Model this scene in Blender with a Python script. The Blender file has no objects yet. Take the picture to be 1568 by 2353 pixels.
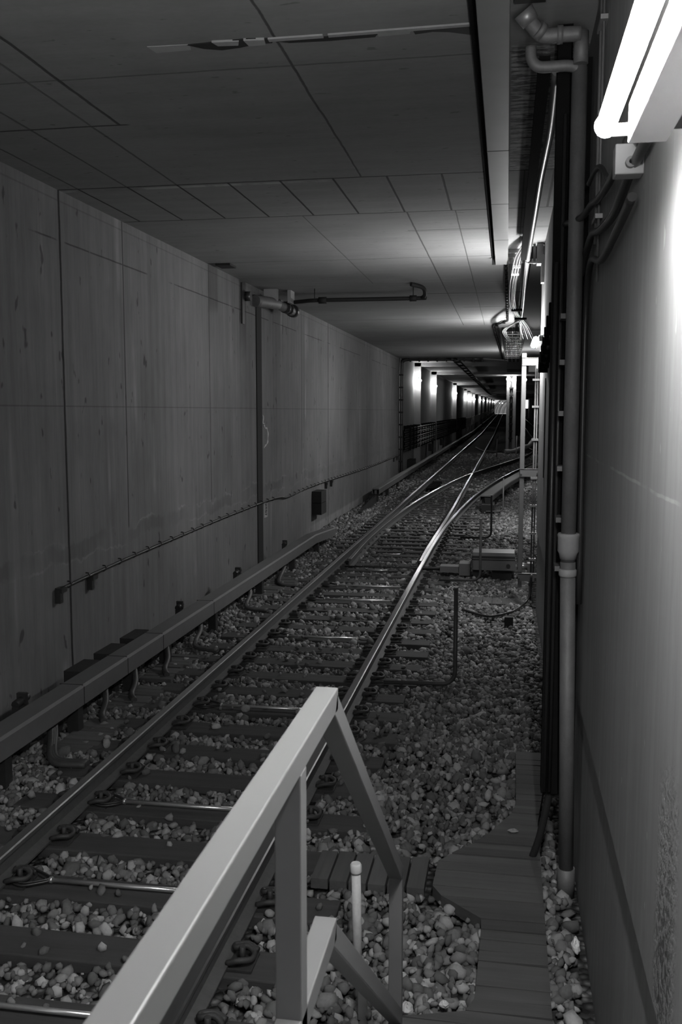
import bpy, math, random
import numpy as np
from mathutils import Vector, Matrix
random.seed(7); rng = np.random.default_rng(7)
S = bpy.context.scene
COL = S.collection
PI = math.pi

# ------------------------------------------------------------------ camera
f = 2170.0; CX, CY = 784.0, 1176.5; VPX, VPY = 1165.0, 945.0; H = 2.57
ph = math.atan2(CY - VPY, f); psi = math.atan((VPX - CX) / f * math.cos(ph))
Fw = Vector((-math.sin(psi) * math.cos(ph), math.cos(psi) * math.cos(ph), -math.sin(ph)))
Rt = Vector((math.cos(psi), math.sin(psi), 0)); Up = Rt.cross(Fw)
cd = bpy.data.cameras.new('camera'); cam = bpy.data.objects.new('camera', cd); COL.objects.link(cam)
M = Matrix((Rt, Up, -Fw)).transposed().to_4x4(); M.translation = Vector((0, 0, H)); cam.matrix_world = M
cd.sensor_fit = 'VERTICAL'; cd.sensor_height = 36; cd.lens = f / 2353 * 36
cd.clip_start = .05; cd.clip_end = 1000
cd.dof.use_dof = True; cd.dof.focus_distance = 12; cd.dof.aperture_fstop = 11
S.camera = cam

# ------------------------------------------------------------------ helpers
def elev(y): return .0077 * max(0, y - 110)

class MB:
    def __init__(s): s.v = []; s.f = []; s.m = []; s.sm = []
    def add(s, vs, fs, mi=0, smooth=False):
        o = len(s.v); s.v += [tuple(v) for v in vs]
        for q in fs: s.f.append([o + i for i in q]); s.m.append(mi); s.sm.append(smooth)
        return s
    def box(s, a, b, mi=0):
        x0, y0, z0 = [min(p, q) for p, q in zip(a, b)]; x1, y1, z1 = [max(p, q) for p, q in zip(a, b)]
        return s.add([(x0,y0,z0),(x1,y0,z0),(x1,y1,z0),(x0,y1,z0),(x0,y0,z1),(x1,y0,z1),(x1,y1,z1),(x0,y1,z1)],
                     [(0,3,2,1),(4,5,6,7),(0,1,5,4),(1,2,6,5),(2,3,7,6),(3,0,4,7)], mi)
    def bar(s, p, q, w, h, up=(0,0,1), mi=0):
        p = Vector(p); q = Vector(q); d = (q - p).normalized(); u = Vector(up)
        r = d.cross(u)
        if r.length < 1e-4: r = d.cross(Vector((0, 1, 0)))
        r.normalize(); u = r.cross(d); vs = []
        for c in (p, q):
            for a, b in ((-1,-1),(1,-1),(1,1),(-1,1)): vs.append(c + r * a * w / 2 + u * b * h / 2)
        return s.add(vs, [(3,2,1,0),(4,5,6,7),(0,1,5,4),(1,2,6,5),(2,3,7,6),(3,0,4,7)], mi)
    def tube(s, pts, r, n=10, mi=0, cap=True):
        pts = [Vector(p) for p in pts]; rs = r if isinstance(r, (list, tuple)) else [r] * len(pts)
        rings = []; d0 = (pts[1] - pts[0]).normalized()
        u = d0.cross(Vector((0, 0, 1)))
        if u.length < .05: u = d0.cross(Vector((0, 1, 0)))
        u.normalize(); vs = []
        for i, p in enumerate(pts):
            d = (pts[min(i + 1, len(pts) - 1)] - pts[max(i - 1, 0)])
            if d.length < 1e-7: d = Vector(d0)
            d.normalize(); u = (u - d * u.dot(d)).normalized(); w = d.cross(u)
            for k in range(n):
                a = 2 * PI * k / n; vs.append(p + (u * math.cos(a) + w * math.sin(a)) * rs[i])
        fs = []
        for i in range(len(pts) - 1):
            for k in range(n):
                fs.append((i*n+k, i*n+(k+1)%n, (i+1)*n+(k+1)%n, (i+1)*n+k))
        s.add(vs, fs, mi, True)
        if cap:
            o = len(s.v) - len(vs); s.f.append([o + k for k in range(n)][::-1]); s.m.append(mi); s.sm.append(False)
            o2 = o + (len(pts) - 1) * n; s.f.append([o2 + k for k in range(n)]); s.m.append(mi); s.sm.append(False)
        return s
    def sweep(s, prof, path, mats=None, closed=True, cap=True):
        # prof: (lateral, vertical) points; path: (x, y, z)
        n = len(prof); vs = []; P = [Vector(p) for p in path]
        for i, p in enumerate(P):
            d = P[min(i+1, len(P)-1)] - P[max(i-1, 0)]; d.z = 0; d.normalize(); r = Vector((d.y, -d.x, 0))
            for a, b in prof: vs.append(p + r * a + Vector((0, 0, b)))
        o = len(s.v); s.v += [tuple(v) for v in vs]
        for i in range(len(P) - 1):
            for k in range(n if closed else n - 1):
                s.f.append([o+i*n+k, o+i*n+(k+1)%n, o+(i+1)*n+(k+1)%n, o+(i+1)*n+k]); s.m.append(mats[k] if mats else 0); s.sm.append(False)
        if cap and closed:
            s.f.append([o+k for k in range(n)][::-1]); s.m.append(mats[0] if mats else 0); s.sm.append(False)
            e = o + (len(P)-1)*n; s.f.append([e+k for k in range(n)]); s.m.append(mats[0] if mats else 0); s.sm.append(False)
        return s
    def sphere(s, c, r, n=12, m=8, mi=0, sc=(1,1,1)):
        vs = []; fs = []
        for i in range(m + 1):
            t = PI * i / m
            for k in range(n):
                a = 2*PI*k/n; vs.append((c[0]+r*sc[0]*math.sin(t)*math.cos(a), c[1]+r*sc[1]*math.sin(t)*math.sin(a), c[2]+r*sc[2]*math.cos(t)))
        for i in range(m):
            for k in range(n): fs.append((i*n+k, (i+1)*n+k, (i+1)*n+(k+1)%n, i*n+(k+1)%n))
        return s.add(vs, fs, mi, True)
    def mesh(s, name, mats):
        me = bpy.data.meshes.new(name); me.from_pydata(s.v, [], s.f)
        for m in (mats if isinstance(mats, (list, tuple)) else [mats]): me.materials.append(m)
        me.polygons.foreach_set('material_index', s.m); me.polygons.foreach_set('use_smooth', s.sm)
        me.validate(); me.update(); return me
    def build(s, name, mats, parent=None, loc=None, bevel=0):
        o = bpy.data.objects.new(name, s.mesh(name, mats)); COL.objects.link(o)
        if parent is not None: o.parent = parent
        if loc: o.location = loc
        if bevel:
            b = o.modifiers.new('bevel', 'BEVEL'); b.width = bevel; b.segments = 2; b.limit_method = 'ANGLE'
        return o

def curve(pts, n=8):
    """Catmull-Rom through points"""
    P = [Vector(p) for p in pts]; P = [P[0]*2-P[1]] + P + [P[-1]*2-P[-2]]; out = []
    for i in range(1, len(P) - 2):
        for k in range(n):
            t = k / n; a, b, c, d = P[i-1], P[i], P[i+1], P[i+2]
            out.append(.5*((2*b)+(c-a)*t+(2*a-5*b+4*c-d)*t*t+(3*b-a-3*c+d)*t**3))
    out.append(P[-2]); return out

def tag(o, label=None, cat=None, group=None, kind=None):
    if label: o['label'] = label
    if cat: o['category'] = cat
    if group: o['group'] = group
    if kind: o['kind'] = kind
    return o
def thing(name, label, cat, loc=(0, 0, 0), group=None):
    o = bpy.data.objects.new(name, None); COL.objects.link(o); o.location = loc; o.empty_display_size = .1
    return tag(o, label, cat, group)
def struct(o): o['kind'] = 'structure'; return o
def copy_tree(o, parent=None):
    c = o.copy(); COL.objects.link(c)
    if parent is not None: c.parent = parent
    for ch in KIDS(o): copy_tree(ch, c)
    return c
def KIDS(o): return [x for x in list(COL.objects) if x.parent == o]

# ------------------------------------------------------------------ node materials (all neutral greys)
class NT:
    def __init__(s, name):
        s.m = bpy.data.materials.new(name); s.m.use_nodes = True; s.t = s.m.node_tree; s.t.nodes.clear()
        s.out = s.n('ShaderNodeOutputMaterial'); s.b = s.n('ShaderNodeBsdfPrincipled'); s.l(s.b.outputs[0], s.out.inputs[0])
        g = s.n('ShaderNodeNewGeometry'); s.pos = g.outputs['Position']; s.island = g.outputs['Random Per Island']
        x = s.n('ShaderNodeSeparateXYZ'); s.l(s.pos, x.inputs[0]); s.X, s.Y, s.Z = x.outputs
    def n(s, t): return s.t.nodes.new(t)
    def l(s, a, b): s.t.links.new(a, b)
    def set(s, sock, v):
        if isinstance(v, (int, float)): sock.default_value = v
        else: s.l(v, sock)
    def op(s, o, a, b=0, c=None):
        k = s.n('ShaderNodeMath'); k.operation = o; s.set(k.inputs[0], a); s.set(k.inputs[1], b)
        if c is not None: s.set(k.inputs[2], c)
        return k.outputs[0]
    def noise(s, scale, stretch=(1, 1, 1), detail=5, rough=.6, off=0):
        mp = s.n('ShaderNodeMapping'); s.l(s.pos, mp.inputs[0]); mp.inputs['Scale'].default_value = stretch; mp.inputs['Location'].default_value = (off, off, off)
        k = s.n('ShaderNodeTexNoise'); s.l(mp.outputs[0], k.inputs['Vector']); k.inputs['Scale'].default_value = scale
        k.inputs['Detail'].default_value = detail; k.inputs['Roughness'].default_value = rough; return k.outputs[0]
    def ss(s, v, a, b, lo=0, hi=1):
        k = s.n('ShaderNodeMapRange'); k.interpolation_type = 'SMOOTHSTEP'; s.set(k.inputs[0], v)
        k.inputs[1].default_value = a; k.inputs[2].default_value = b; k.inputs[3].default_value = lo; k.inputs[4].default_value = hi; return k.outputs[0]
    def line(s, c, at, w, wob=None):
        d = s.op('SUBTRACT', c, at)
        if wob is not None: d = s.op('ADD', d, wob)
        return s.ss(s.op('ABSOLUTE', d), w * .35, w, 1, 0)
    def rng(s, c, a, b, soft=.02):
        return s.op('MULTIPLY', s.ss(c, a - soft, a + soft), s.ss(c, b - soft, b + soft, 1, 0))
    def mul(s, *a):
        r = a[0]
        for q in a[1:]: r = s.op('MULTIPLY', r, q)
        return r
    def mx(s, *a):
        r = a[0]
        for q in a[1:]: r = s.op('MAXIMUM', r, q)
        return r
    def finish(s, val, rough=.85, bump=None, bs=.3, bd=.01, metal=0, spec=.3):
        c = s.n('ShaderNodeCombineColor'); v = s.op('MAXIMUM', val, .004)
        for i in range(3): s.l(v, c.inputs[i])
        s.l(c.outputs[0], s.b.inputs['Base Color']); s.set(s.b.inputs['Roughness'], rough); s.b.inputs['Metallic'].default_value = metal
        s.b.inputs['Specular IOR Level'].default_value = spec
        if bump is not None:
            k = s.n('ShaderNodeBump'); k.inputs['Strength'].default_value = bs; k.inputs['Distance'].default_value = bd
            s.l(bump, k.inputs['Height']); s.l(k.outputs[0], s.b.inputs['Normal'])
        return s.m

def simple(name, v, rough=.6, metal=0, var=.15, scale=20, bs=.15, stretch=(1, 1, 1), spec=.4):
    t = NT(name); n = t.noise(scale, stretch)
    return t.finish(t.op('MULTIPLY', v, t.op('ADD', 1 - var, t.op('MULTIPLY', n, 2 * var))), rough, n, bs, .004, metal, spec)
def emit(name, e):
    m = bpy.data.materials.new(name); m.use_nodes = True; b = m.node_tree.nodes['Principled BSDF']
    b.inputs['Base Color'].default_value = (.8, .8, .8, 1); b.inputs['Emission Color'].default_value = (1, 1, 1, 1); b.inputs['Emission Strength'].default_value = e
    return m

def mat_left_wall():
    t = NT('board_marked_concrete'); wob = t.op('MULTIPLY', t.op('SUBTRACT', t.noise(3), .5), .03)
    base = t.noise(1.1, (1, 1, .45), 6, .65)
    streak = t.noise(9, (1, 1, .035), 4, .6); fine = t.noise(40, (1, 1, .12), 3)
    v = t.op('ADD', .10, t.op('MULTIPLY', base, .10))
    v = t.op('MULTIPLY', v, t.op('ADD', .65, t.op('MULTIPLY', streak, .7)))
    v = t.op('MULTIPLY', v, t.op('ADD', .45, t.mul(t.noise(.55, (1, 1, .7), 4, .6, 12), 1.1)))
    v = t.op('MULTIPLY', v, t.op('ADD', .86, t.op('MULTIPLY', fine, .28)))
    # bright lime runs
    run = t.mul(t.ss(t.noise(3.2, (1, 1, .06), 3, .5, 4), .58, .72), t.ss(t.noise(1.2, (1, 1, 1), 2, .5, 9), .42, .6))
    v = t.op('MULTIPLY', v, t.op('ADD', 1, t.op('MULTIPLY', run, .55)))
    # construction joint with a ragged dark and a pale edge near z 1.2
    e = t.op('ADD', t.Z, t.op('MULTIPLY', t.op('SUBTRACT', t.noise(1.6, (1, 1, 1), 6, .7, 2), .5), .42))
    near = t.ss(t.Y, 17, 24, 1, .35)
    v = t.op('MULTIPLY', v, t.op('SUBTRACT', 1, t.mul(t.rng(e, 1.08, 1.24, .03), t.ss(t.noise(.9, (1, 1, 1), 2, .5, 6), .38, .6), .22, near)))
    v = t.op('MULTIPLY', v, t.op('ADD', 1, t.mul(t.line(e, 1.27, .02), t.ss(t.noise(1.4, (1, 1, 1), 2, .5, 3), .45, .6), .3, near)))
    v = t.op('MULTIPLY', v, t.op('ADD', 1, t.mul(t.line(e, 1.06, .02), t.ss(t.noise(1.4, (1, 1, 1), 2, .5, 8), .45, .6), .25, near)))
    # dark pitting
    pit = t.mul(t.ss(t.noise(8, (1, 1, .5), 2, .4, 5), .69, .75), .55)
    v = t.op('MULTIPLY', v, t.op('SUBTRACT', 1, pit))
    wet = t.mul(t.rng(t.Y, 13.5, 13.95, .05), t.ss(t.Z, 3.95, 4.2), .4)
    wet2 = t.mul(t.rng(t.Y, 15.1, 15.5, .04), t.ss(t.Z, 3.3, 4.3), .45)
    v = t.op('MULTIPLY', v, t.op('SUBTRACT', 1, t.mx(wet, wet2)))
    # pale foot of the wall far along
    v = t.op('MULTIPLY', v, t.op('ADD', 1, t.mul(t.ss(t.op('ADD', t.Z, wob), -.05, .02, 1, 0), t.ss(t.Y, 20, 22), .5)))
    # formwork lines
    wide = t.mx(t.line(t.Y, 8.81, .03, wob), t.mul(t.line(t.Y, 22.9, .05, wob), .8))
    thin = t.mx(*[t.mul(t.line(t.Y, y, .022, t.mul(wob, .5)), t.ss(t.Z, 1.2, 1.25)) for y in (10.35, 13.5, 19.85)],
                t.mul(t.line(t.Y, 29.5, .06), .6), t.mul(t.line(t.Y, 34.5, .06), .5),
                t.mul(t.line(t.Z, 2.62, .010), .5), t.mul(t.line(t.Z, 4.22, .012, t.mul(wob, .4)), t.ss(t.noise(.8), .42, .5), .9),
                t.mul(t.line(t.Z, 4.60, .012), .35))
    ln = t.mx(wide, t.mul(thin, .75))
    v = t.op('MULTIPLY', v, t.op('SUBTRACT', 1, t.mul(ln, .88)))
    h = t.op('SUBTRACT', t.op('ADD', t.mul(streak, .3), t.mul(fine, .3)), t.mul(ln, 1.5))
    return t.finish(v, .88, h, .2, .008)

def mat_ceiling():
    t = NT('ceiling_concrete'); wob = t.op('MULTIPLY', t.op('SUBTRACT', t.noise(2.5), .5), .03)
    base = t.noise(.8, (1, 1, 1), 6, .6); st = t.noise(6, (.12, 1, 1), 4, .6); fine = t.noise(30, (.5, 1, 1), 3)
    v = t.op('ADD', .165, t.op('MULTIPLY', base, .14))
    v = t.op('MULTIPLY', v, t.op('ADD', .82, t.op('MULTIPLY', st, .36)))
    v = t.op('MULTIPLY', v, t.op('ADD', .9, t.op('MULTIPLY', fine, .2)))
    pit = t.mul(t.ss(t.noise(9, (1, 1.8, 1), 2, .4, 5), .70, .77), .35)
    v = t.op('MULTIPLY', v, t.op('SUBTRACT', 1, pit))
    band = t.rng(t.Y, 8.81, 10.4, .01)
    fr = t.op('ABSOLUTE', t.op('SUBTRACT', t.op('FRACT', t.op('DIVIDE', t.op('ADD', t.X, t.op('ADD', 5.12 + .25, t.mul(wob, .3))), .5)), .5))
    pan = t.mul(t.ss(fr, .012, .03, 1, 0), band)
    pan2 = t.mul(t.ss(fr, .012, .03, 1, 0), t.rng(t.Y, 6.94, 8.81, .01), t.ss(t.X, -2.85, -2.84, 1, 0), .6)
    pan3 = t.mul(t.ss(fr, .012, .03, 1, 0), t.rng(t.Y, 3, 6.94, .01), t.ss(t.X, -2.85, -2.84, 1, 0), .5)
    tr = t.mx(t.line(t.Y, 8.81, .022, wob), t.mul(t.line(t.Y, 10.4, .022, wob), .9),
              t.mul(t.line(t.Y, 5.97, .015, wob), .5), t.mul(t.line(t.Y, 11.45, .02), t.ss(t.X, -1.2, -1.19), .8),
              t.mul(t.line(t.Y, 11.52, .012), t.ss(t.X, -1.2, -1.19), .6),
              t.mul(t.line(t.Y, 13.45, .022), .6), t.mul(t.line(t.Y, 6.94, .02, wob), t.ss(t.X, -2.85, -2.8, 1, 0), .9),
              t.mul(t.line(t.Y, 17.55, .04), t.ss(t.X, -1.6, -1.5), 1), t.mul(t.line(t.Y, 19.9, .04), t.ss(t.X, -.95, -.9), .8),
              t.mul(t.line(t.Y, 22.3, .05), .5), t.mul(t.line(t.Y, 24.2, .04), t.ss(t.X, -.95, -.9), .5))
    lo = t.mx(t.mul(t.line(t.X, -1.35, .013, wob), t.ss(t.Y, 8.8, 8.82, 1, 0)),
              t.mul(t.line(t.X, -1.1, .013, t.mul(wob, .5)), t.rng(t.Y, 10.4, 24)), t.mul(t.line(t.X, -.58, .010, t.mul(wob, .5)), t.rng(t.Y, 10.4, 24), .9),
              t.mul(t.line(t.X, -2.9, .018, wob), t.ss(t.Y, 6.93, 6.95, 1, 0)), t.mul(t.line(t.X, -2.25, .012), t.rng(t.Y, 10.4, 16), .6),
              t.mul(t.line(t.X, .12, .008), t.rng(t.Y, 8.8, 12.5), .7))
    ln = t.mx(tr, t.mul(lo, .8), pan, pan2, pan3)
    pale = t.mul(t.line(t.Y, 8.90, .05, t.mul(wob, 1.5)), t.ss(t.noise(2, (1, .2, 1)), .48, .6), t.ss(t.X, -1.8, -1.6, 1, 0), .7)
    v = t.op('MULTIPLY', v, t.op('ADD', 1, pale))
    # peeled, blotched strip to the right of the duct
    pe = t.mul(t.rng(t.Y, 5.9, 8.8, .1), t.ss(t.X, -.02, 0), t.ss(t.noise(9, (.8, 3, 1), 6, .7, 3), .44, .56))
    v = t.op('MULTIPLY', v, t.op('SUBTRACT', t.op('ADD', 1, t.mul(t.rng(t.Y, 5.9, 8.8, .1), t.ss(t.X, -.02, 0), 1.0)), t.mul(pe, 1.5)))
    v = t.op('MULTIPLY', v, t.op('SUBTRACT', 1, t.mul(ln, .85)))
    h = t.op('SUBTRACT', t.op('ADD', t.mul(st, .3), t.mul(fine, .3)), t.mul(ln, 1.5))
    return t.finish(v, .85, h, .3, .01)

def mat_right_wall():
    t = NT('right_wall_concrete'); wob = t.op('MULTIPLY', t.op('SUBTRACT', t.noise(3), .5), .04)
    base = t.noise(1.3, (1, 1, .4), 6, .65); st = t.noise(14, (1, 1, .04), 4, .6); fine = t.noise(60, (1, 1, .2), 3)
    v = t.op('ADD', .17, t.op('MULTIPLY', base, .14))
    v = t.op('MULTIPLY', v, t.op('ADD', .72, t.op('MULTIPLY', st, .56)))
    v = t.op('MULTIPLY', v, t.op('ADD', .88, t.op('MULTIPLY', fine, .24)))
    scr = t.mul(t.line(t.Z, 2.33, .008, t.mul(wob, .6)), t.ss(t.noise(2.2, (1, 1, 1), 3, .5, 1), .45, .6), .5)
    v = t.op('MULTIPLY', v, t.op('ADD', 1, scr))
    sp = t.mul(t.rng(t.op('ADD', t.Y, t.mul(wob, 2)), 2.38, 2.62, .07), t.ss(t.Z, 1.0, 1.75, 1, 0), t.ss(t.noise(38, (1, 1, 1), 4, .6, 3), .42, .6))
    v = t.op('MULTIPLY', v, t.op('SUBTRACT', 1, t.mul(sp, .75)))
    fl = t.mul(t.ss(t.noise(16, (1, 1, .5), 2, .5, 8), .70, .75), .5)
    v = t.op('MULTIPLY', v, t.op('ADD', 1, fl))
    h = t.op('SUBTRACT', t.op('ADD', t.mul(st, .35), t.mul(fine, .25)), t.mul(sp, 2))
    return t.finish(v, .8, h, .3, .01)

def mat_ballast(name, isl=True):
    t = NT(name)
    if isl:
        r = t.island; v = t.op('ADD', .105, t.mul(t.op('POWER', r, 2.6), .30)); n = t.noise(60)
        v = t.op('MULTIPLY', v, t.op('ADD', .75, t.mul(n, .5))); v = t.op('MULTIPLY', v, t.op('ADD', .7, t.mul(t.noise(.9, (1, 1, 1), 3), .6)))
        return t.finish(v, .9, n, .3, .004, 0, .25)
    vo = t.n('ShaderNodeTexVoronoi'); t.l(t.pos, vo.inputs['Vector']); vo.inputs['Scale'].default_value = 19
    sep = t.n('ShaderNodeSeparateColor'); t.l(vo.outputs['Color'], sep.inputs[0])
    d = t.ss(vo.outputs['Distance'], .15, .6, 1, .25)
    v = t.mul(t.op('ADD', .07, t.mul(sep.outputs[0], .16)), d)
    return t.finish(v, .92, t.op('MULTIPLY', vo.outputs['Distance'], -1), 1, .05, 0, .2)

def mat_wood(name, v0, ax=(.06, 1, 1)):
    t = NT(name); g = t.noise(14, ax, 5, .65); r = t.op('ADD', .8, t.mul(t.island, .4)); c = t.noise(1.2)
    v = t.mul(t.op('ADD', v0 * .55, t.mul(g, v0 * .9)), r, t.op('ADD', .75, t.mul(c, .5)))
    return t.finish(v, .8, g, .5, .006, 0, .25)

def mat_galv(name='galvanised_steel', v0=.30, rough=.45, metal=.6):
    t = NT(name); n = t.noise(9, (1, 1, .5), 5, .7); n2 = t.noise(70)
    v = t.mul(t.op('ADD', v0 * .55, t.mul(n, v0 * .9)), t.op('ADD', .85, t.mul(n2, .3)))
    return t.finish(v, rough, n2, .1, .002, metal, .5)

LW = mat_left_wall(); CE = mat_ceiling(); RW = mat_right_wall()
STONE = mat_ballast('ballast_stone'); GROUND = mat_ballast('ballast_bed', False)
TIE = mat_wood('creosoted_timber', .062); PLANK = mat_wood('walkway_timber', .09, (.06, 1, 1)); PLANKY = mat_wood('walkway_timber_lengthwise', .085, (1, .06, 1))
GALV = mat_galv(); GALVD = mat_galv('weathered_pipe', .17, .6, .3); BRIGHT = simple('bright_conduit_metal', .62, .28, .8, .1)
RUST = simple('rusted_rail_side', .085, .7, .2, .3, 25, .25); HEAD = simple('polished_rail_head', .62, .22, 1, .12, 30, .05, (1, .05, 1)); CLIP = simple('rusty_clip_steel', .05, .6, .3, .3, 40)
FRAMEW = simple('pale_frame_steel', .13, .6, 0, .06, 12, .04); FRAME = simple('grey_painted_steel', .125, .38, 0, .04, 8, .03, spec=.5); BLACK = simple('black_rubber', .012, .95, 0, .2, 30, spec=.05); BLACKM = simple('black_cable_jacket', .03, .35, 0, .2, 30, spec=.5)
COVER = simple('third_rail_cover_grey', .12, .62, 0, .15, 6, .06); DARKBOX = simple('dark_box_paint', .02, .7, 0, .15, 12); DUCT = simple('duct_paint', .17, .5, 0, .12, 5, .05)
WHITEP = simple('white_plastic', .62, .5, 0, .08, 40); LGREY = simple('pale_painted_steel', .3, .5, 0, .06, 12, .04); MGREY = simple('machine_grey', .15, .5, .1, .12, 14)
CONC = simple('plain_concrete', .2, .9, 0, .2, 4, .3); FCON = simple('far_tunnel_concrete', .22, .85, 0, .22, 3, .3, (1, 1, .2)); SILV = simple('silver_pipe_wrap', .4, .35, .6, .12, 20, .1)
HOSE = simple('dark_hose', .06, .5, 0, .2, 30); PAPER = simple('paper_white', .75, .8, 0, .1, 30); MOTT = mat_galv('mottled_white_pipe', .5, .7, 0)
TORN = simple('torn_joint_tape', .02, .7); PALEJ = simple('pale_joint_filler', .34, .85, 0, .2, 15)
PALECAB = simple('pale_cable_jacket', .3, .4, 0, .1, 20)
TUBE = emit('near_tube_glow', 135); TUBE2 = emit('wall_tube_glow', 92); TUBE3 = emit('further_tube_glow', 60); BULB = emit('far_lamp_glow', 130); BULBM = emit('middle_lamp_glow', 75); BULBF = emit('distant_lamp_glow', 32); RIBC = simple('pale_rib_concrete', .36, .85, 0, .12, 3, .2)

# ------------------------------------------------------------------ setting
XL, XR, CZ = -4.32, .44, 4.70
Y0, YE, YW = -7, 38.6, 13.4
g = MB()
for y0, y1, x1 in ((Y0, YW, XR + .05), (YW, 110, 5.8)): g.box((XL - .1, y0, -.6), (x1, y1, -.225))
g.sweep([(-4.42, -.6), (5.8, -.6), (5.8, -.225), (-4.42, -.225)], [(0, 110, 0), (0, 350, elev(350))])
struct(g.build('floor', GROUND))
struct(MB().box((XL - .4, Y0, -.6), (XL, YE, CZ + .3)).build('wall_left', LW))
# right wall: one block with a long recessed groove
w = MB(); pr = [(XR + .014, -.6), (XR + .016, .875), (XR + .004, .885), (XR, .895), (XR, CZ + .3), (5.8, CZ + .3), (5.8, -.6)]
w.sweep(pr, [(0, Y0, 0), (0, YW, 0)]); struct(w.build('wall_right', RW))
c = MB().box((XL - .4, Y0, CZ), (5.8, YE, CZ + .3)); struct(c.build('ceiling', CE))
# tunnel beyond the portal
fw = MB(); fpath = [(0, YE, 0), (0, 110, 0), (0, 350, elev(350))]
fw.sweep([(-4.8, -.6), (-4.3, -.6), (-4.3, 5.0), (-4.8, 5.0)], fpath); struct(fw.build('wall_far_left', FCON))
fw = MB(); fw.sweep([(5.6, -.6), (6.1, -.6), (6.1, 5.0), (5.6, 5.0)], [(0, YW, 0), (0, 110, 0), (0, 350, elev(350))]); struct(fw.build('wall_far_right', FCON))
fw = MB(); fw.sweep([(-4.8, 4.83), (6.1, 4.83), (6.1, 5.2), (-4.8, 5.2)], [(0, YE, 0), (0, 110, 0), (0, 350, elev(350))]); struct(fw.build('ceiling_far', FCON))
# portal with rounded corner
p = MB(); R = .30; arc = [(XL + .10 + R - R * math.cos(a), 4.72 - R + R * math.sin(a)) for a in [i * PI / 16 for i in range(9)]]
poly = [(XL - .1, -.3), (XL + .10, -.3)] + arc + [(5.6, 4.72), (5.6, 4.84), (XL - .1, 4.84)]
n = len(poly); vs = [(x, YE + .003, z) for x, z in poly] + [(x, YE + .35, z) for x, z in poly]
p.add(vs, [list(range(n)), list(range(n, 2 * n))[::-1]] + [[i, n + i, n + (i + 1) % n, (i + 1) % n] for i in range(n)])
struct(p.build('trim_1', FCON))
# platform and steps under the camera (below the frame)
pf = MB().box((-1.6, Y0, -.22), (XR - .004, 1.98, .95))
for i in range(5): pf.box((-.45, 1.98 + .28 * i, -.22), (XR - .004, 2.26 + .28 * i, .95 - .195 * (i + 1)))
struct(pf.build('floor_platform', CONC))

# ribs of the far tunnel and their wall lamps
RY = [44.7, 54.8, 77, 97, 106, 111, 122, 149, 173, 207, 238, 280, 320]
rib_path = []
for i, y in enumerate(RY):
    e = elev(y); d = .22 if y < 80 else .3
    r = MB().box((-4.3, y, -.22 + e), (-4.00, y + d * 1.6, 4.83 + e)); r.box((-4.3, y, 4.66 + e), (5.6, y + d * 1.6, 4.84 + e)).box((5.42, y, -.22 + e), (5.6, y + d * 1.6, 4.83 + e))
    o = r.build('trim_%d' % (i + 2), RIBC); struct(o)
ords = ['nearest', 'second', 'third', 'fourth', 'fifth', 'sixth', 'seventh', 'eighth', 'ninth', 'tenth', 'eleventh', 'twelfth', 'thirteenth', 'fourteenth']
for i, y in enumerate(RY):
    e = elev(y); zz = 4.02 + e; big = 1 + y / 160
    t = thing('wall_lamp', 'small glowing lamp on the left wall beyond the portal, %s in the row' % ords[i], 'lamp', (-4.10, y - .02, zz), 'wall lamps on the far left tunnel wall')
    MB().box((-.03, -.03, -.02), (.06, .03, .09)).build('lamp_bracket', DARKBOX, t)
    MB().tube([(.0, -.10, .0), (.10, -.14, -.02)], .034 * min(big, 1.6), 10).sphere((.10, -.14, -.02), .036 * min(big, 1.6)).build('lamp_glass', BULB if y < 90 else (BULBM if y < 160 else BULBF), t)

# ribbed lining of the far curve
ring = MB(); lin = MB(); Rr = 100; e0 = elev(350)
def ringpt(th, a, s):
    cx = .65 + Rr * (1 - math.cos(th)); cy = 350 + Rr * math.sin(th); lat = 6.0 * s * math.cos(a); h = -.2 + 5.9 * s * math.sin(a)
    return (cx + lat * math.cos(th), cy - lat * math.sin(th), e0 + h)
K = 14
for mb, s, ths, in ((lin, 1, [i * .06 for i in range(15)]),):
    vs = [ringpt(th, PI * k / K, s) for th in ths for k in range(K + 1)]
    mb.add(vs, [(i*(K+1)+k, i*(K+1)+k+1, (i+1)*(K+1)+k+1, (i+1)*(K+1)+k) for i in range(len(ths)-1) for k in range(K)])
struct(lin.build('wall_far_curve', FCON))
for i in range(12):
    rg = MB(); a0 = .03 + i * .062
    vs = []
    for th in (a0, a0 + .018):
        for s in (.99, .93): vs += [ringpt(th, PI * k / K, s) for k in range(K + 1)]
    m_ = K + 1
    fs = []
    for k in range(K): fs += [(m_+k, m_+k+1, 3*m_+k+1, 3*m_+k), (k, k+1, m_+k+1, m_+k), (2*m_+k, 3*m_+k, 3*m_+k+1, 2*m_+k+1)]
    rg.add(vs, fs); struct(rg.build('trim_%d' % (20 + i), LGREY))
for i in range(6):
    a0 = .012 + i * .124; pnt = ringpt(a0, PI * .72, .86)
    t = thing('curve_lamp', 'tiny lamp among the pale ribs at the far curve, %s from the entrance' % ords[i], 'lamp', pnt, 'lamps in the far curve')
    MB().sphere((0, 0, 0), .12).build('lamp_glass', BULBF, t); MB().box((-.1, -.05, .15), (.1, .05, .9)).build('lamp_stem', DARKBOX, t)
ws = MB().box((4.2, 249.8, 3.3), (5.41, 250, 5.5)); tag(ws.build('white_panel', emit('panel_white_glow', .55)), 'bright white panel far away at the end of the right-hand track', 'panel')  # lamplight on the far panel is put in as emission

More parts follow.
